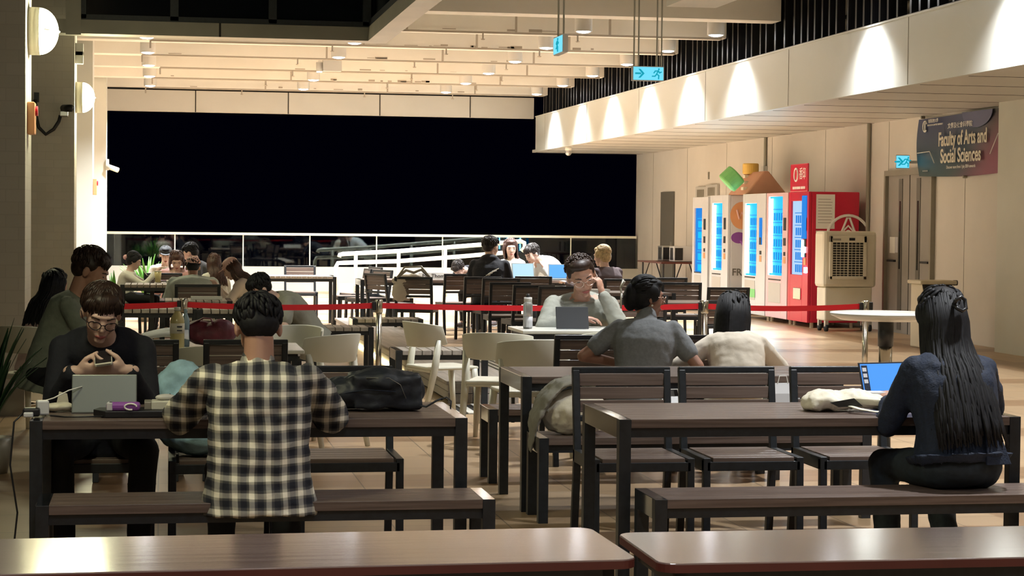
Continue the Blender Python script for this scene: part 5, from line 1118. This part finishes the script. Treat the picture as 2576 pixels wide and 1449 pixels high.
for k in range(11): u = k/10; rings.append([V((u*.32, -.1-.02*math.sin(u*3), .015+.06*math.sin(u*2.4)*(1-u*.4))), V((u*.32, .1, .06+.045*math.sin(u*2.2))), V((u*.32, .1, .064+.045*math.sin(u*2.2))), V((u*.32, -.1-.02*math.sin(u*3), .019+.06*math.sin(u*2.4)*(1-u*.4)))])
o = m.loft(rings).build('paper_sheet', 'paper', None, True); o.location = (XY(350, 13.1), 13.05, T+.02); tag(o, 'curling white paper sheet held left of the tea bottle', 'paper')
t = empty('ring_binder', (XY(402, 13.55), 13.5, T), .1, 'pale blue open folder behind the tea bottle', 'folder'); MB().box((-.13, -.1, 0), (-.005, .1, .012)).build('page', 'blue_white', t); MB().box((.005, -.1, 0), (.13, .1, .012)).build('page', 'blue_white', t); MB().box((-.005, -.1, 0), (.005, .1, .014)).build('spine', 'c_navy', t)
# tablet, bottle of the sweatshirt man
t = tablet(XY(1441, 14.65), 14.62, .783, .25, .17, -14, PI, 'dark tablet case in front of the man in the grey sweatshirt', 'c_darkgrey', base=False)
t = empty('water_bottle', (XY(1330, 14.7), 14.7, .782), 0, 'clear water bottle with grey lid beside the dark tablet', 'bottle'); MB().lathe([(.033, 0), (.036, .01), (.036, .18), (.030, .20), (.0, .20)], n=20).build('body', 'clear_plastic', t, True); MB().cyl((0, 0, .2), (0, 0, .235), .031).build('lid', 'grey_housing', t, True); MB().cyl((0, 0, .235), (0, 0, .26), .015).build('spout', 'black_plastic', t, True)
MB().cyl((0, 0, .01), (0, 0, .09), .0365).build('sticker', 'blue_white', t, True)
# tote bag and laptop on the right table
o = bag('tote_bag', [((-.08, 0, .045), (.13, .09, .045)), ((.04, .02, .05), (.15, .09, .042)), ((-.14, 0, .03), (.06, .08, .035))], 'canvas', (XY(2125, 8.62), 8.58, T), -.12, 'cream canvas tote bag slumped on the right table', 'bag', fold=.04, vox=.008,
    straps=[([(.0, -.08, .03), (.04, -.14, .02), (.10, -.17, .012), (.17, -.16, .012), (.19, -.12, .03), (.14, -.08, .045), (.02, -.07, .05)], .016, 'handle', 'canvas')])
MB().prism([(-.09, -.02), (.02, .0), (.06, -.035), (-.05, -.04)], 0, .006, frame((.0, -.088, .065), (1, 0, 0), (0, 0, 1))).build('opening', 'grille_dark', o)
MB().box((.08, .02, .06), (.2, .09, .085)).build('printed_packet', 'blue_white', o, bevel=.006)
t = empty('laptop', (XY(2262, 8.72), 8.78, T), .25, 'open laptop with bright blue screen beside the long-haired woman', 'laptop')
MB().box((-.15, -.20, 0), (.15, 0, .014)).build('keyboard_base', 'alu', t, bevel=.003)
M = Matrix.Translation((0, 0, .012)) @ Matrix.Rotation(R(72), 4, 'X')
MB().box((-.15, 0, -.004), (.15, .2, .002), M).build('lid', 'black_plastic', t, bevel=.003); MB().box((-.142, .01, .002), (.142, .192, .0035), M).build('screen', 'laptop_screen', t)
m = MB(); m.box((-.138, .012, .0036), (-.105, .185, .004), M); m.build('side_panel', 'c_navy', t); m = MB()
for k in range(3): m.box((-.134, .1+.028*k, .004), (-.112, .118+.028*k, .0045), M)
m.build('thumbnails', 'blue_white', t)
# cream and grey bag on the second bench
o = bag('shoulder_bag', [((.0, 0, .12), (.14, .13, .12)), ((.07, 0, .12), (.15, .13, .12))], 'canvas', (XY(1428, 10.42), 10.38, .45), 0, 'cream bag with grey coat over it on the end of the second bench', 'bag', fold=.035, vox=.010)
q = MB().tube([(.14, 0, .27), (.05, 0, .295), (-.05, 0, .27), (-.13, 0, .19), (-.175, 0, .09), (-.19, 0, .0), (-.20, 0, -.09)], [.10, .13, .14, .14, .12, .08, .03], 16, flat=.2).build('coat', 'canvas_grey', None, True, remesh=.010, sm=3, fold=.02, fsize=.06)
q.location = (XY(1428, 10.42), 10.38, .45); tag(q, 'grey coat draped over the cream bag and hanging off the bench end', 'coat')
# white paper bags
for px, Y, z, w, h, l in ((1972, 10.38, .45, .10, .27, 'tall white paper bag on the bench between the middle and right chairs'), (1698, 10.38, .45, .08, .20, 'small white paper bag on the bench between the left and middle chairs')):
    t = empty('paper_bag', (XY(px, Y), Y, z), .1, l, 'bag'); MB().loft([[V((-w, -.05, 0)), V((w, -.05, 0)), V((w, .05, 0)), V((-w, .05, 0))], [V((-w*.9, -.04, h*.8)), V((w*.9, -.04, h*.8)), V((w*.9, .04, h*.8)), V((-w*.9, .04, h*.8))], [V((-w*.85, -.012, h)), V((w*.85, -.012, h)), V((w*.85, .012, h)), V((-w*.85, .012, h))]]).build('body', 'vend_white', t); MB().tube([(-.03, -.015, h), (-.02, -.015, h+.04), (.02, -.015, h+.04), (.03, -.015, h)], .003, 6).build('handle', 'paper', t)
# far laptops and papers
def far_laptop(px, Y, z, rz, mat, label, sc=1):
    t = empty('laptop', (XY(px, Y), Y, z), rz, label, 'laptop'); MB().box((-.17, -.22, 0), (.17, 0, .015)).build('keyboard_base', 'alu', t); M = Matrix.Translation((0, 0, .012)) @ Matrix.Rotation(R(75), 4, 'X'); MB().box((-.17, 0, -.004), (.17, .23, .002), M).build('lid', 'alu', t); MB().box((-.155, .012, .002), (.155, .22, .004), M).build('screen', mat, t); t.scale = (sc, sc, sc)
far_laptop(1318, 28.7, .745, .1, 'pale_glow', 'far open laptop with pale screen in front of the man in white')
far_laptop(1408, 28.7, .745, -.15, 'laptop_screen', 'far tablet with bright blue screen left of the grey sweatshirt man', .95)
for px, Y, z, l in ((450, 26.5, T, 'far clutter of white paper on the table in front of the pink shirted person'), (520, 21.0, T, 'white book in front of the pink cap girl'), (1500, 23.8, T, 'white papers on the table behind the sweatshirt man')):
    t = tag(MB().box((-.16, -.1, 0), (.16, .1, .03)).build('papers', 'paper'), l, 'papers'); t.location = (XY(px, Y), Y, z)
t = empty('cup', (XY(398, 28.4), 26.6, T), 0, 'yellowish drink cup on the far left table', 'cup'); MB().lathe([(.035, 0), (.048, .14), (0, .14)]).build('body', 'tea', t, True); MB().cyl((0, 0, .14), (0, 0, .15), .05).build('lid', 'white_plastic', t)
o = bag('draped_coat', [((0, .0, .20), (.24, .05, .09)), ((-.12, .0, .06), (.12, .05, .14))], 'c_cream', (XY(1025, 26.1), 25.82, .60), 0, 'cream coat hung on the big middle chair by the ramp', 'coat', fold=.03)
m = MB(); m.tube([(-.2, 0, 0), (-.1, 0, .08), (0, 0, .05), (.1, 0, .09), (.2, 0, .0)], .02, 6); m.tube([(-.22, 0, -.02), (-.12, 0, .12), (.1, 0, .13), (.22, 0, -.02)], .014, 6)
o = m.build('scarf', 'trim_metal', None, True); o.location = (XY(1035, 26.0), 25.73, .86); tag(o, 'dark curly scarf looped over the big middle chair back', 'scarf')
q = at(1140, 676, .745); t = tag(MB().box((-.25, -.08, 0), (.25, .08, .10)).build('leaflet_box', 'paper'), 'white box with dark lettering on the far table by the ramp posts', 'box'); t.location = (XY(1095, 28.6), 28.6, T)
text('lettering', 'Mr. Thomas', .08, frame((0, -.082, .05), (1, 0, 0), (0, 0, 1)), 'ink', t)
